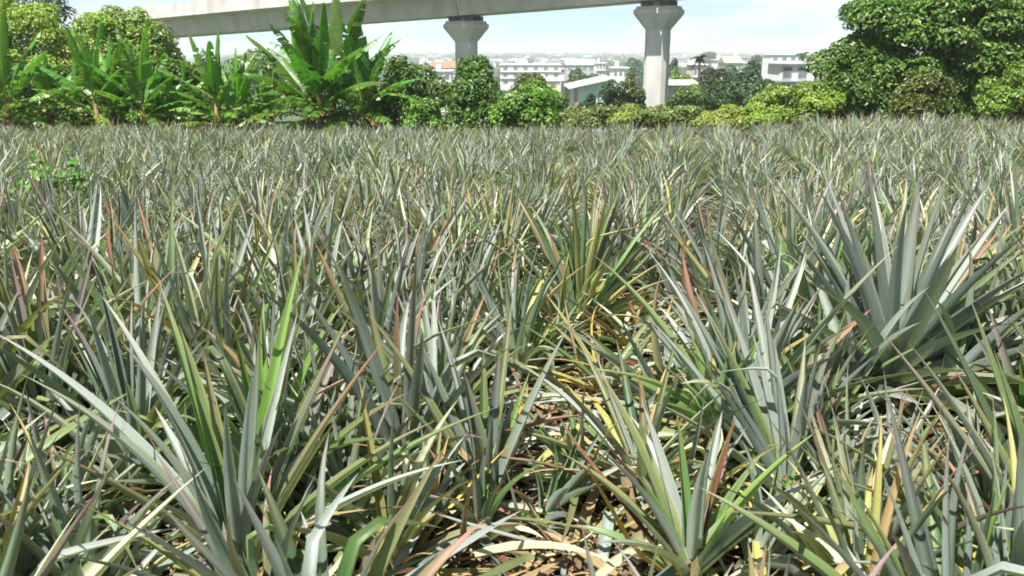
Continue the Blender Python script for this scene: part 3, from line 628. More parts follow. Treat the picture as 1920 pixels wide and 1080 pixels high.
hero('big symmetrical silver green pineapple plant, the largest rosette in the field', 1655, 800, 101, 'silver', [
    (1575, 400, .1, .15, 0.098, 'silver'), (1655, 425, .3, .05, 0.091, 'silver'), (1700, 335, .25, .05, 0.078, 'pale'), (1722, 350, .1, .05, 0.098, 'silver'), (1760, 470, -.1, .1, 0.091, 'blue'),
    (1885, 385, .2, .12, 0.091, 'silver'), (1870, 430, .35, .1, 0.078, 'red'), (1910, 470, 0, .2, 0.091, 'green'), (1500, 420, .3, .2, 0.078, 'blue'), (1478, 470, .2, .3, 0.085, 'silver'), (1445, 520, .1, .35, 0.078, 'green'),
    (1440, 585, -.05, .3, 0.078, 'blue'), (1470, 635, -.2, .35, 0.098, 'silver'), (1500, 690, -.3, .5, 0.104, 'blue'), (1935, 520, -.1, .2, 0.091, 'blue'), (1950, 575, -.15, .3, 0.091, 'silver'), (1940, 640, -.2, .4, 0.085, 'green'),
    (1800, 430, .4, .1, 0.065, 'olive'), (1600, 470, .45, .1, 0.078, 'green'), (1960, 690, -.25, .4, 0.078, 'deep'), (1930, 720, -.3, .5, 0.072, 'olive')], n=30, L=.92, Wd=.088, e=(.2, 1.45), bend=(.1, .6), dry=4, lift=.12, kinks=0)
hero('pineapple plant at the bottom left with long green and maroon upright leaves', 455, 1120, 102, 'grey', [
    (100, 838, -.25, .25, .04, 'red'), (60, 700, -.1, .5, .045, 'silver'), (705, 640, .15, .2, .04, 'red'), (632, 620, .25, .15, .045, 'purple'), (560, 455, .5, .15, .05, 'fresh'), (548, 590, .3, .1, .045, 'silver'),
    (470, 640, .1, -.1, .055, 'blue'), (385, 660, .15, .2, .045, 'olive'), (300, 520, .4, .3, .04, 'green'), (195, 560, .3, .45, .045, 'silver'), (625, 770, -.1, .1, .035, 'yellow'), (800, 790, .1, .4, .045, 'olive'),
    (915, 765, .1, .4, .04, 'green'), (240, 640, .1, .5, .05, 'blue'), (345, 610, .2, .25, .055, 'green'), (10, 620, .1, .5, .05, 'silver'), (850, 860, -.1, .4, .04, 'silver')], n=12, L=.55, Wd=.05, suckers=1)
hero('slim upright pineapple plant in the centre foreground with a snapped pale leaf', 912, 1000, 103, 'grey', [
    (795, 640, .2, .1, .05, 'blue'), (830, 600, .35, .2, .04, 'silver'), (1052, 618, .2, .15, .045, 'silver'), (985, 700, .3, .1, .035, 'fresh'), (905, 660, .3, .05, .045, 'green'), (880, 700, .05, .1, .075, 'blue'),
    (935, 655, .2, -.05, .05, 'blue'), (960, 560, .5, .1, .04, 'olive'), (750, 735, 0, .3, .04, 'green'), (1060, 972, 0, .1, .035, 'pale'), (920, 770, -.1, .2, .035, 'purple'), (700, 590, .2, .3, .04, 'olive')], n=5, L=.45, dry=5)
hero('pineapple plant at the left edge with wide dusty leaves and purple tips', 95, 880, 104, 'grey', [
    (18, 480, .2, .1, .06, 'purple'), (75, 440, .35, .1, .06, 'red'), (170, 470, .4, .1, .05, 'purple'), (130, 600, -.1, .2, .05, 'silver'), (-40, 560, 0, .3, .06, 'silver'), (320, 500, .4, .3, .045, 'red'), (230, 520, .3, .2, .045, 'purple'),
    (50, 560, .1, .15, .06, 'fresh'), (210, 620, .1, .3, .045, 'blue'), (-30, 700, -.2, .4, .06, 'blue')], n=14, L=.7, suckers=1)
hero('tilted bundle of parallel grey pineapple leaves left of the largest rosette', 1475, 985, 105, 'silver', [
    (1222, 590, .25, .15, .045, 'silver'), (1270, 520, .4, .15, .045, 'blue'), (1310, 540, .35, .15, .05, 'silver'), (1370, 560, .3, .1, .05, 'silver'), (1350, 500, .5, .1, .045, 'blue'), (1300, 640, 0, .2, .045, 'blue'),
    (1420, 620, .2, .1, .045, 'silver'), (1460, 640, .15, .05, .045, 'silver'), (1510, 640, .1, 0, .04, 'pale'), (1400, 470, .6, .1, .045, 'silver'), (1250, 680, .1, .25, .045, 'green'), (1225, 745, -.1, .3, .04, 'silver'),
    (1440, 570, .4, 0, .045, 'blue'), (1340, 590, .2, .15, .055, 'green')], n=8, L=.6, suckers=0)
hero('pineapple plant cut by the lower right corner with leaves sweeping up left', 1985, 1180, 106, 'grey', [
    (1672, 625, .35, .15, .05, 'purple'), (1535, 800, .15, .2, .04, 'green'), (1752, 545, .5, .15, .04, 'deep'), (1370, 965, -.1, .4, .045, 'olive'), (1590, 900, 0, .3, .045, 'olive'), (1800, 690, .3, .2, .045, 'olive'), (1880, 660, .3, .1, .05, 'green'),
    (1690, 790, .2, .2, .04, 'rust'), (1830, 560, .5, .1, .04, 'green'), (1720, 640, .2, .2, .05, 'silver')], n=10, L=.6)
hero('pineapple plant with a lime centre and skirt of yellow leaves behind the clearing', 1085, 655, 107, 'lime_green', [
    (985, 385, .3, .15, .05, 'red'), (1030, 430, .3, .1, .05, 'red'), (1062, 440, .1, .1, .05, 'fresh'), (1085, 425, .2, 0, .05, 'fresh'), (1160, 365, .4, .1, .05, 'purple'), (1120, 400, .3, .1, .05, 'green'), (1215, 450, .3, .2, .05, 'olive'),
    (1235, 490, 0, .35, .05, 'yellow'), (1260, 520, 0, .5, .05, 'olive'), (1265, 560, -.1, .7, .05, 'yellow'), (1275, 590, -.1, .8, .045, 'yellow'), (1240, 545, -.1, .6, .05, 'olive'), (945, 430, .2, .2, .05, 'blue'), (900, 480, .1, .3, .05, 'green'), (1200, 600, -.3, .9, .045, 'yellow')], n=22, L=.92)
hero('dark purplish upright pineapple plant left of the centre', 770, 720, 108, 'red', [(760, 410, .3, .05, .055, 'purple'), (785, 440, .2, .05, .05, 'purple'), (700, 560, 0, .1, .06, 'blue'), (745, 560, 0, 0, .06, 'fresh'), (820, 480, .2, .1, .05, 'olive'), (690, 470, .2, .15, .05, 'green')], n=20, L=.75)
hero('pineapple plant with bright green inner leaves in the left middle of the field', 560, 760, 109, 'grey', [(552, 480, .2, 0, .065, 'fresh'), (575, 440, .3, .05, .05, 'red'), (520, 520, .1, .1, .06, 'silver'), (600, 500, .2, .1, .055, 'silver'), (470, 500, .2, .2, .05, 'blue'), (650, 540, .2, .2, .05, 'green')], n=20, L=.7)
hero('bleached yellowish white broken pineapple stalk between green leaves', 500, 860, 110, 'yellow', [(385, 700, -.05, .3, .06, 'pale'), (455, 640, .1, 0, .06, 'pale'), (530, 800, -.1, .3, .06, 'pale'), (440, 700, .1, .1, .05, 'pale'), (525, 700, .1, .1, .04, 'yellow')], n=7, L=.4, lift=.22)
hero('low pineapple plant with drooping yellow green leaves across the clearing', 1200, 960, 111, 'yellow', [(945, 890, .05, .5, .04, 'olive'), (1000, 805, .3, .9, .035, 'silver'), (1050, 770, .4, .5, .035, 'green'), (1010, 950, -.1, .5, .035, 'silver'), (1160, 640, .5, .3, .04, 'deep'), (1250, 830, .2, .4, .04, 'olive'), (1100, 740, .5, .5, .04, 'yellow')], n=16, L=.6, e=(.5, 1.4), Wd=.038, dry=14)
hero('short lime green young pineapple sucker amid grey leaves', 1330, 925, 112, 'lime', n=16, L=.27, Wd=.045, e=(.1, 1.1), bend=(.1, .4), lift=.22, dry=0, suckers=0, cat='pineapple sucker')
hero('narrow rust and green pineapple plant beside the clearing bottom right', 1290, 1120, 113, 'grey', [(1130, 690, .3, .3, .045, 'olive'), (1215, 760, .2, .15, .05, 'silver'), (1150, 830, 0, .3, .04, 'rust'), (1370, 780, .1, .05, .035, 'rust'), (1345, 960, 0, 0, .05, 'silver'), (1205, 880, 0, .2, .05, 'fresh'), (1420, 850, .1, .3, .04, 'green'), (1070, 850, .1, .4, .04, 'olive'), (1560, 880, 0, .4, .045, 'silver')], n=9, L=.5)
hero('bleached star shaped pineapple shoot on the right of the midfield', 1262, 470, 114, 'yellow', [(1205, 355, 0, .2, .06, 'pale'), (1240, 335, 0, 0, .06, 'pale'), (1280, 350, 0, .1, .05, 'pale'), (1300, 400, 0, .3, .05, 'silver')], n=12, L=.6)
hero('pale spiky pineapple shoot standing in the middle of the field', 845, 600, 115, 'yellow', [(790, 480, 0, .2, .05, 'pale'), (825, 455, 0, .1, .05, 'pale'), (850, 450, 0, 0, .05, 'pale'), (885, 500, 0, .2, .05, 'silver')], n=12, L=.55)
hero('pale pointed pineapple shoot over yellow leaves left of the lime centred plant', 955, 690, 116, 'yellow', [(965, 505, 0, 0, .06, 'pale'), (925, 540, 0, .15, .05, 'pale'), (1010, 560, 0, .2, .05, 'silver'), (880, 580, 0, .4, .05, 'yellow'), (1040, 585, -.1, .5, .05, 'yellow'), (830, 620, 0, .5, .05, 'yellow'), (1000, 640, -.2, .6, .05, 'pale')], n=20, L=.55)
hero('yellowing pineapple plant drooping at the bottom left of the clearing', 730, 1110, 117, 'yellow', [(805, 960, 0, .3, .06, 'yellow'), (760, 905, .05, .3, .05, 'yellow'), (830, 955, .1, .4, .04, 'dry'), (690, 990, 0, .2, .05, 'silver'), (610, 960, 0, .3, .05, 'blue'), (860, 820, .2, .4, .045, 'silver')], n=8, L=.45)
hero('dusty pineapple plant on the right edge behind the largest rosette', 1900, 620, 118, 'grey', n=26, L=.85, Wd=.055)
hero('green pineapple plant just behind the largest rosette', 1560, 590, 119, 'green', n=28, L=.85, Wd=.055)
hero('spiky grey pineapple plant left of the grey leaf bundle', 1330, 620, 120, 'red', [(1295, 400, .1, 0, .05, 'purple'), (1355, 420, .1, 0, .05, 'pale'), (1270, 400, 0, .1, .05, 'red')], n=24, L=.8)

# ---- the rows
occupied = list(heroes)
cand = []
row_dir = np.array((.2, 1.0)); row_dir /= np.linalg.norm(row_dir); across = np.array((row_dir[1], -row_dir[0]))
g = np.random.default_rng(4)
def gap(x, y):
    c = .17 + (y - 2.5) * .2
    return (y < 6.3 and abs(x - c) < (.38 if y < 4.3 else .5)) or (4.7 < y < 6.5 and .45 < x < 1.5)
def in_gap(x, y):
    c = .22 + (y - 2.5) * .19
    for hx, hy in heroes[:7] + [heroes[9]] + heroes[13:16]:
        if y < hy and abs(x - hx * y / hy) < .36 * y / hy + .05 and y > hy - 1.6: return True
    return False
k = 0
for r_ in np.arange(-50, 50):
    off = r_ * .70 + (.13 if r_ % 2 else -.13)
    for s_ in np.arange(0, 140):
        a = (s_ * .44 if s_ < 16 else 7.04 + (s_ - 16) * .36) + g.uniform(-.12, .12); o = off + g.uniform(-.12, .12)
        p = row_dir * a + across * o; x, y = p
        if y < 1.3 or y > 27.6 + (.0 if x > -4 else 1.0): continue
        if abs(x) > y * .64 + 1.3: continue
        if math.hypot(x, y) < 1.5: continue
        if gap(x, y): continue
        if in_gap(x, y) and g.random() < .68: continue
        if math.hypot(x - heroes[0][0], y - heroes[0][1]) < .62: continue
        front = 2.3 < y < 3.95 and abs(x - heroes[0][0] * y / heroes[0][1]) < .6
        if front and g.random() < .8: continue
        if g.random() < .04: continue
        if math.sin(x * 1.7 + y * .6) * math.sin(y * 1.1 - x * .4) > .86 and y > 7: continue
        hd = min(math.hypot(x - hx, y - hy) for hx, hy in heroes)
        if hd < .32: continue
        cand.append((y + abs(x) * .15, x, y))
for _ in range(150):
    y = g.uniform(1.4, 5.6); x = g.uniform(-1, 1) * (y * .62 + .9)
    if math.hypot(x, y) < 1.5 or gap(x, y) or min(math.hypot(x - hx, y - hy) for hx, hy in heroes) < .27: continue
    if min(math.hypot(x - c_[1], y - c_[2]) for c_ in cand) < .3: continue
    cand.append((y + abs(x) * .15, x, y))
cand.sort()
kinds = [('grey', 'dusty grey green pineapple plant crowded among its neighbours in the field', 'grey green pineapple plants of the field'),
         ('green', 'greener pineapple plant with few silvery leaves crowded in the field', 'greener pineapple plants of the field'),
         ('red', 'pineapple plant with reddish purple leaf tips crowded in the field', 'red tipped pineapple plants of the field'),
         ('yellow', 'yellowing pineapple plant with pale leaves crowded in the field', 'yellowing pineapple plants of the field')]
protos = {}
def add_copy(kn, v, x, y):
    mixn, label, group = kinds[kn]; key = (kn, v)
    z = gzf(x, y) - .02; sc = g.uniform(.85, 1.12) * float(np.interp(y, [1.9, 3.4, 5, 9, 27], [.92, 1.04, 1.0, .80, .76])) * (.8 if in_gap(x, y) else 1) * (.8 if 2.3 < y < 3.95 and abs(x - heroes[0][0] * y / heroes[0][1]) < .6 else 1); rot = (g.uniform(-.36, .36), g.uniform(-.36, .36), g.uniform(0, 6.28))
    if key not in protos:
        root = thing('pineapple_plant', label, 'pineapple plant', group=group)
        near = len(protos) < 99
        pine_parts(1000 + kn * 50 + v, mixn, root, q=1, n=29 + 3 * v, L=.84 + .03 * v, Wd=.078 + .003 * v, suckers=1 + v % 2)
        protos[key] = (root, list(root.children))
        r = root
    else:
        root, ch = protos[key]; r = root.copy(); C.objects.link(r)
        for c in ch:
            d = c.copy(); C.objects.link(d); d.parent = r
    r.location = (x, y, z); r.rotation_euler = rot; r.scale = (sc, sc, sc)
NIND = 280
for i, (_, x, y) in enumerate(cand[:NIND]):
    kn = int(g.choice(4, p=[.48, .22, .18, .12])); add_copy(kn, int(g.integers(0, 5)), x, y)

# beyond the nearest three hundred: one mass of plants
def mass(rows):
    lib = []
    for i in range(14):
        mixn = ('grey', 'grey', 'green', 'red', 'yellow', 'grey', 'green')[i % 7]
        a = rosette(3000 + i, 27, .86, .084, mixn, seg=5, cross=3); b = rosette(3100 + i, 13, .72, .066, mixn, e=(.04, .8), seg=5, cross=3, org=(.18, .05, 0), tilt=(.35, i))
        lib.append(joinm([a, b]))
    ps = []
    for _, x, y in rows:
        V, F, c, u = lib[int(g.integers(0, len(lib)))]; a = g.uniform(0, 6.28); s = g.uniform(.62, .9) * (1 + .16 * math.sin(x * .9 + 1) * math.sin(y * .7)); ca, sa = math.cos(a) * s, math.sin(a) * s
        t1, t2 = g.uniform(-.42, .42, 2)
        P = np.stack([V[:, 0] * ca - V[:, 1] * sa + V[:, 2] * t1 + x, V[:, 0] * sa + V[:, 1] * ca + V[:, 2] * t2 + y, V[:, 2] * s + gzf(x, y)], -1)
        cc = c.copy(); cc[:, :3] *= np.array((.84, .86, .87)) * g.uniform(.78, 1.18); ps.append((P, F, cc, u))
    o = put('pineapple_plant_mass', mesh_np('pineapple_plant_mass', *joinm(ps), True, M['pine']))
    o['label'] = 'distant rows of grey green pineapple plants merging into one mass'; o['category'] = 'pineapple field'; kind(o, 'stuff')
mass(cand[NIND:])
print('plants', len(cand))

# litter of dead leaves on the soil
def litter():
    n = 5200; g = np.random.default_rng(9)
    y = 1.2 + 9 * g.random(n) ** 1.3; x = (g.random(n) - .5) * 2 * (y * .62 + .8)
    m_ = 2200; t = 2.2 + 4.4 * g.random(m_); y[:m_] = t; x[:m_] = .27 + (t - 2.5) * .197 + g.normal(size=m_) * .28
    q = 500; y[:q] = g.uniform(5, 6.6, q); x[:q] = g.uniform(.4, 1.35, q)
    az = g.uniform(0, 6.28, n); c0, c1, wx = tones(g, dict(dry=.38, tan=.28, rust=.10, yellow=.05, pale=.07, silver=.12), n)
    base = np.stack([x, y, gz(x, y) + .015 + .05 * g.random(n)], -1)
    P = leaves(base, az, g.uniform(1.25, 1.62, n), g.uniform(-.1, .55, n), g.uniform(.10, .42, n), g.uniform(.006, .034, n), np.full(n, .8), c0, c1, wx, 5, 3, (g.uniform(.3, .7, n), np.where(g.random(n) < .4, g.uniform(-.8, .8, n), 0)), g.uniform(-1.5, 1.5, n))
    n = 1500; y = 1.5 + 8.5 * g.random(n) ** 1.2; x = (g.random(n) - .5) * 2 * (y * .62 + .8)
    c0, c1, wx = tones(g, dict(dry=.18, tan=.14, ochre=.08, olive=.14, yellow=.08, silver=.18, blue=.10, pale=.06, rust=.04), n)
    base = np.stack([x, y, gz(x, y) + .02 + .2 * g.random(n) ** 2], -1)
    P2 = leaves(base, g.uniform(0, 6.28, n), g.uniform(1.0, 1.5, n), g.uniform(.1, .9, n), g.uniform(.35, .8, n), g.uniform(.025, .06, n), np.full(n, .7), c0, c1, wx, 8, 3, (g.uniform(.3, .7, n), np.where(g.random(n) < .35, g.uniform(-1, 1.2, n), 0)), g.uniform(-.8, .8, n))
    P = joinm([P, P2])
    o = put('leaf_litter', mesh_np('leaf_litter', *P, True, M['dry'])); kind(o, 'stuff'); o['label'] = 'dry brown and straw coloured dead leaves strewn on the soil'; o['category'] = 'leaf litter'
litter()
hero('small yellow pineapple plant lying flat on the straw of the clearing', 1130, 770, 131, 'yellow', n=11, L=.5, Wd=.04, e=(.7, 1.5), bend=(.1, .7), suckers=0, dry=14)
hero('small withered pineapple plant in the upper end of the clearing', 1195, 690, 132, 'yellow', n=7, L=.38, Wd=.04, e=(.7, 1.5), bend=(.1, .9), suckers=0, dry=16)

# stake in the clearing
p = ground_hit(1075, 835); mb = MB(); mb.tube([(0, 0, -.08), (-.004, 0, .1), (-.012, .01, .21)], [.017, .015, .012], 8)
o = mb.build('stake', M['wood'], None, True); o.location = p; o['label'] = 'short dark brown wooden stake standing in the clearing'; o['category'] = 'stake'

# leafy weed in the left midfield
def weed(label, px, py, D, seed, w=.42, h=.26):
    q = random.Random(seed); c = pt(px, py, D); gzz = gzf(c.x, D); root = thing('leafy_weed', label, 'weed', (c.x, D, gzz)); H = c.z - gzz
    mb = MB(); P = []; N = []
    for i in range(9):
        x = q.uniform(-w, w); y = q.uniform(-.2, .2); z = H + q.uniform(-h, h); mb.tube([(0, 0, 0), (x * .4, y * .4, z * .6), (x, y, z)], [.012, .008, .004], 5)
        for j in range(16): P.append((x + q.gauss(0, .055), y + q.gauss(0, .06), z + q.gauss(0, .05))); N.append((q.gauss(0, .5), -.4 + q.gauss(0, .4), 1))
    mb.build('stem', M['stem'], root, True)
    cols = np.array([(.12, .27, .035, .3)] * len(P)) * (.8 + .4 * rng.random((len(P), 1)))
    leafcloud('foliage', np.array(P), np.array(N), .08, cols, M['foliage'], root, asp=.75)
weed('bright green broad leaved weed poking out of the grey plants at the left', 108, 322, 9.2, 5, w=.36, h=.15)
weed('small patch of fresh green weed at the feet of the two left banana plants', 232, 216, 28.6, 6, w=.5, h=.2)

# ================================================================ buildings of the valley
def wbox(mb, x0, x1, y0, y1, z0, z1, m=0): mb.box(((x0 + x1) / 2, (y0 + y1) / 2, (z0 + z1) / 2), (x1 - x0, y1 - y0, z1 - z0), 0, m)
def slab_house(label, px0, px1, pyt, D, floors, wall, roofmat, roof='flat', deep=12, wins=4, name='house', rz=0, winmat='glass', band=True, fh=3.2, tower=True):
    a = pt(px0, pyt, D); b = pt(px1, pyt, D); cx = (a.x + b.x) / 2; w = b.x - a.x; zt = a.z; zb = gzf(cx, D) - .3; h = zt - zb
    root = thing(name, label, 'building', (cx, D + deep / 2, zb)); root.rotation_euler = (0, 0, rz); y0 = -deep / 2
    mb = MB(); wbox(mb, -w / 2, w / 2, y0, -y0, 0, h); mb.build('wall', M[wall], root)
    ov = .5
    if roof == 'flat':
        r = MB(); wbox(r, -w / 2 - ov, w / 2 + ov, y0 - ov, -y0 + ov, h + .003, h + .32); ro = r.build('roof', M[roofmat], root)
        t = MB(); tower and wbox(t, -w * .25, -w * .05, -1, 2, h + .323, h + 2.3); tower and t.build('stair_tower', M[wall], root)
    elif roof == 'hip':
        r = MB(); e = h + .003; tp = h + w * .13
        r.add([(-w / 2 - ov, y0 - ov, e), (w / 2 + ov, y0 - ov, e), (w / 2 + ov, -y0 + ov, e), (-w / 2 - ov, -y0 + ov, e), (-w * .12, 0, tp), (w * .12, 0, tp)], [(0, 1, 5, 4), (1, 2, 5), (2, 3, 4, 5), (3, 0, 4), (3, 2, 1, 0)]); r.build('roof', M[roofmat], root)
    elif roof == 'gable':
        r = MB(); e = h + .003; tp = h + deep * .18
        r.add([(-w / 2 - ov, y0 - ov, e), (w / 2 + ov, y0 - ov, e), (w / 2 + ov, -y0 + ov, e), (-w / 2 - ov, -y0 + ov, e), (-w / 2 - ov, 0, tp), (w / 2 + ov, 0, tp)], [(0, 1, 5, 4), (1, 2, 5), (2, 3, 4, 5), (3, 0, 4), (3, 2, 1, 0)]); r.build('roof', M[roofmat], root)
    for fl in range(floors):
        zc = h - (fl + .5) * fh
        if band and fl: bb = MB(); wbox(bb, -w / 2 - .15, w / 2 + .15, y0 - .6, y0 - .003, h - fl * fh - .12, h - fl * fh + .12); bb.build('balcony_slab', M['grey_wall'], root)
        for k in range(wins):
            xx = -w / 2 + w * (k + .5) / wins; ww = min(1.0, w / wins * .26)
            f = MB(); wbox(f, xx - ww - .12, xx + ww + .12, y0 - .08, y0 + .2, zc - .9, zc + .8); fo = f.build('window', M['grey_wall'], root)
            gl = MB(); wbox(gl, xx - ww, xx + ww, y0 - .1, y0 - .083, zc - .78, zc + .68); gl.build('pane', M[winmat], fo)
    return root
slab_house('large white factory block with a row of small windows below the grey hipped roof', 938, 1052, 122, 430, 3, 'white_wall', 'white_wall', 'flat', 26, 6)
slab_house('white building under a wide grey hipped roof behind the factory block', 1024, 1062, 118, 460, 2, 'white_wall', 'grey_roof', 'hip', 18, 3)
slab_house('low white annex with a pale yellow ground floor beside the factory block', 1000, 1050, 152, 330, 1, 'yellow_wall', 'white_wall', 'flat', 10, 2)
slab_house('bright white low building just left of the rounded tree', 806, 845, 134, 300, 1, 'white_wall', 'white_wall', 'flat', 14, 3)
slab_house('white building with an orange red roof left of the narrower pier', 808, 852, 127, 400, 1, 'white_wall', 'red_roof', 'gable', 14, 3)
slab_house('white three storey building behind the white roofed shed', 1118, 1136, 119, 420, 3, 'white_wall', 'white_wall', 'flat', 12, 3)
slab_house('long grey blue warehouse right of the factory block', 1062, 1116, 122, 440, 1, 'grey_wall', 'blue_roof', 'gable', 16, 4)
slab_house('white flat roofed villa peeping over trees left of the thick pier', 1150, 1178, 128, 300, 1, 'white_wall', 'white_wall', 'flat', 10, 3)
slab_house('grey white two storey house with square windows at the foot of the huge tree', 1463, 1520, 120, 128, 2, 'white_wall', 'white_wall', 'flat', 6, 2, fh=2.4, tower=False)
slab_house('long low white roofed hall behind the grey white house', 1446, 1530, 103, 420, 1, 'white_wall', 'white_wall', 'flat', 14, 5, tower=False)
slab_house('white box shaped building in the trees right of the palm', 1345, 1366, 113, 420, 2, 'white_wall', 'white_wall', 'flat', 12, 3)
slab_house('cream building behind the palm trunk', 1300, 1325, 122, 240, 2, 'cream_wall', 'white_wall', 'flat', 9, 3)
slab_house('beige grey shed roofed building behind the domed dark tree', 1362, 1392, 118, 300, 1, 'cream_wall', 'beige_roof', 'gable', 12, 3)
slab_house('white hall above the domed dark tree', 1376, 1402, 108, 520, 2, 'white_wall', 'metal_roof', 'flat', 16, 4)
slab_house('small white farmhouse half hidden left of the large banana fan', 0, 40, 128, 300, 1, 'white_wall', 'white_wall') if False else None

def shed():   # white roofed shed with mint cladding
    D = 105; a = pt(1074, 163, D); b = pt(1130, 147, D); zb = gzf(a.x, D) - .5
    root = thing('farm_shed', 'pale mint shed with a sloping white metal roof and brick corner', 'shed', (a.x, D, zb)); w = b.x - a.x + .6; h0 = a.z - zb; h1 = b.z - zb
    mb = MB(); mb.add([(.25, 0, 0), (w, 0, 0), (w, 0, h1 - .25), (.25, 0, h0 - .25), (.25, 9, 0), (w, 9, 0), (w, 9, h1 - .25), (.25, 9, h0 - .25)], [(0, 1, 2, 3), (5, 4, 7, 6), (4, 0, 3, 7), (1, 5, 6, 2), (3, 2, 6, 7), (4, 5, 1, 0)]); mb.build('wall', M['mint_wall'], root)
    c = MB(); wbox(c, .2, .55, -.06, .4, 0, h0 - .3); c.build('corner_pillar', M['brick'], root)
    r = MB(); r.add([(-.5, -.7, h0 - .24), (w + .5, -.7, h1 - .1), (w + .5, 9.6, h1 - .1), (-.5, 9.6, h0 - .24), (-.5, -.7, h0), (w + .5, -.7, h1 + .14), (w + .5, 9.6, h1 + .14), (-.5, 9.6, h0)], [(3, 2, 1, 0), (4, 5, 6, 7), (0, 1, 5, 4), (1, 2, 6, 5), (2, 3, 7, 6), (3, 0, 4, 7)]); r.build('roof', M['metal_roof'], root)
shed()
def low_roof():
    D = 138; a = pt(1243, 149, D); b = pt(1305, 149, D); zb = gzf(a.x, D) - .5; zt = a.z; ze = pt(1253, 160, D - 4).z
    root = thing('barn', 'low barn with a weathered beige roof just right of the thick pier', 'barn', (a.x, D, zb)); w = b.x - a.x; h = zt - zb; e = ze - zb
    mb = MB(); wbox(mb, .3, w, -3.6, 3.6, 0, e - .15); mb.build('wall', M['cream_wall'], root)
    r = MB(); r.add([(0, -4.2, e), (w + .9, -4.2, e), (w + .9, 4.2, e), (0, 4.2, e), (0, 0, h), (w - .5, 0, h)], [(0, 1, 5, 4), (1, 2, 5), (2, 3, 4, 5), (3, 0, 4), (3, 2, 1, 0)]); r.build('roof', M['beige_roof'], root)
low_roof()
def pole(label, px, pyt, D, r=.12, arm=True):
    p = pt(px, pyt, D); zb = gzf(p.x, D) - .3; root = thing('utility_pole', label, 'pole', (p.x, D, zb)); h = p.z - zb
    mb = MB(); mb.tube([(0, 0, 0), (0, 0, h)], [r, r * .75], 8); mb.build('post', M['cream_wall'], root, True)
    if arm: a = MB(); wbox(a, -.7, .7, -.05, .05, h - .5, h - .38); a.build('crossarm', M['steel'], root)
pole('pale post rising before the corner of the beige roofed barn', 1308, 155, 80, .1, False)
pole('pale post among the dark trees right of the palm', 1353, 146, 100, .08, False)

# city: low white blocks spreading to the horizon
def city_protos():
    out = []; q = random.Random(3)
    for i in range(12):
        mb = MB(); w = q.uniform(9, 26); d = q.uniform(8, 16); h = q.uniform(6, 13)
        wm = ('white_wall', 'white_wall', 'cream_wall', 'white_wall', 'grey_wall', 'white_wall')[i % 6]; rm = ('white_wall', 'metal_roof', 'grey_roof', 'white_wall', 'red_roof', 'blue_roof')[(i * 5) % 6]
        wbox(mb, -w / 2, w / 2, -d / 2, d / 2, 0, h, 0)
        if i % 3 == 1:
            e = h + .01; mb.add([(-w / 2 - .5, -d / 2 - .5, e), (w / 2 + .5, -d / 2 - .5, e), (w / 2 + .5, d / 2 + .5, e), (-w / 2 - .5, d / 2 + .5, e), (-w / 2, 0, e + d * .2), (w / 2, 0, e + d * .2)], [(0, 1, 5, 4), (1, 2, 5), (2, 3, 4, 5), (3, 0, 4), (3, 2, 1, 0)], 1)
        else:
            wbox(mb, -w / 2 - .3, w / 2 + .3, -d / 2 - .3, d / 2 + .3, h + .01, h + .6, 1)
            wbox(mb, -w * .3, -w * .05, -2, 2, h + .62, h + 3, 0)
        nf = int(h // 3); nw = int(w // 3.2)
        for f in range(nf):
            for k in range(nw):
                if q.random() < .85: x = -w / 2 + w * (k + .5) / nw; wbox(mb, x - .7, x + .7, -d / 2 - .06, -d / 2 + .2, 1 + f * 3, 2.5 + f * 3, 2)
        out.append((mb.mesh('town_house', [M[wm], M[rm], M['glass']]), w))
    return out
CP = city_protos(); q = random.Random(8); cnt = 0; seen = set()
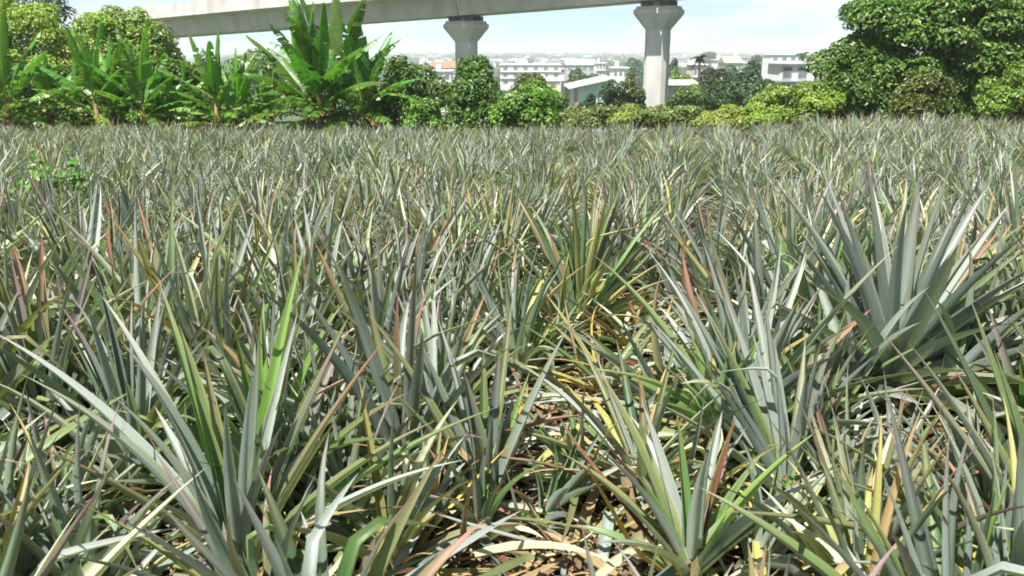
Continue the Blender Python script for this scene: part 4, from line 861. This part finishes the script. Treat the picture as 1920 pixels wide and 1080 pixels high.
for i in range(290):
    D = 850 * (6500 / 850) ** (q.random() ** .8); px = q.uniform(755, 1545) if i % 9 else q.uniform(455, 520)
    x = (px - 960) / FPX * D; me, w = q.choice(CP)
    o = put('town_house', me, None, (x, D, gzf(x, D) - .2)); s = q.uniform(.4, .85) * (1 + D / 4000); o.scale = (s, s, s * .9); o.rotation_euler = (0, 0, q.uniform(-.5, .5) + (0 if q.random() < .7 else 1.57))
    o['category'] = 'town house'; far = D > 1500
    o['label'] = ('tiny pale block of the hazy town near the horizon' if far else 'small pale building of the town beyond the valley trees'); o['group'] = 'hazy town blocks near the horizon' if far else 'town buildings beyond the valley'
# woods among the town
def woods():
    g = np.random.default_rng(12); P = []; Nn = []; cc = []
    for i in range(1000):
        D = 330 * (5200 / 330) ** g.random(); px = g.uniform(740, 1560) if i % 7 else g.uniform(440, 540); x = (px - 960) / FPX * D
        s = 2.5 + D * .0045; n = 120; d = g.normal(size=(n, 3)); d /= np.linalg.norm(d, axis=1)[:, None]; d[:, 2] = np.abs(d[:, 2])
        c = np.array((x, D, gzf(x, D))); P.append(c + d * np.array((s * g.uniform(1, 3.2), s * 1.2, s * g.uniform(.8, 1.2))) * (.8 + .25 * g.random((n, 1)))); Nn.append(d + g.normal(size=(n, 3)) * .4)
        cl = np.array((.055, .11, .045)) * g.uniform(.7, 1.5); cc.append(np.concatenate([cl[None] * (.7 + .6 * g.random((n, 1))), np.full((n, 1), .5), np.full((n, 1), s * .65)], 1))
    P = np.concatenate(P); Nn = np.concatenate(Nn); cc = np.concatenate(cc)
    o = leafcloud('distant_woods', P, Nn, 1.0, cc[:, :4], M['foliage'], None); 
    me = o.data; co = np.empty(len(me.vertices) * 3, np.float32); me.vertices.foreach_get('co', co); co = co.reshape(-1, 4, 3); ctr = co.mean(1, keepdims=True)
    co = ctr + (co - ctr) * cc[:, 4][:, None, None]; me.vertices.foreach_set('co', co.ravel()); me.update()
    kind(o, 'stuff'); o['label'] = 'dark green woods scattered between the distant town houses'; o['category'] = 'woods'
woods()

# haze: one closed box round the scene
hm, n, L = new_mat('haze'); out = n.new('ShaderNodeOutputMaterial'); pv = n.new('ShaderNodeVolumePrincipled')
pv.inputs['Color'].default_value = (.93, .97, 1, 1); pv.inputs['Density'].default_value = .00032; pv.inputs['Anisotropy'].default_value = -.1
L.new(pv.outputs[0], out.inputs['Volume'])
mb = MB(); mb.box((0, 0, 1.0), (18100, 18100, 48.0)); o = mb.build('haze', hm); kind(o, 'stuff'); o['label'] = 'pale blue haze lying over the valley and town'; o['category'] = 'haze'
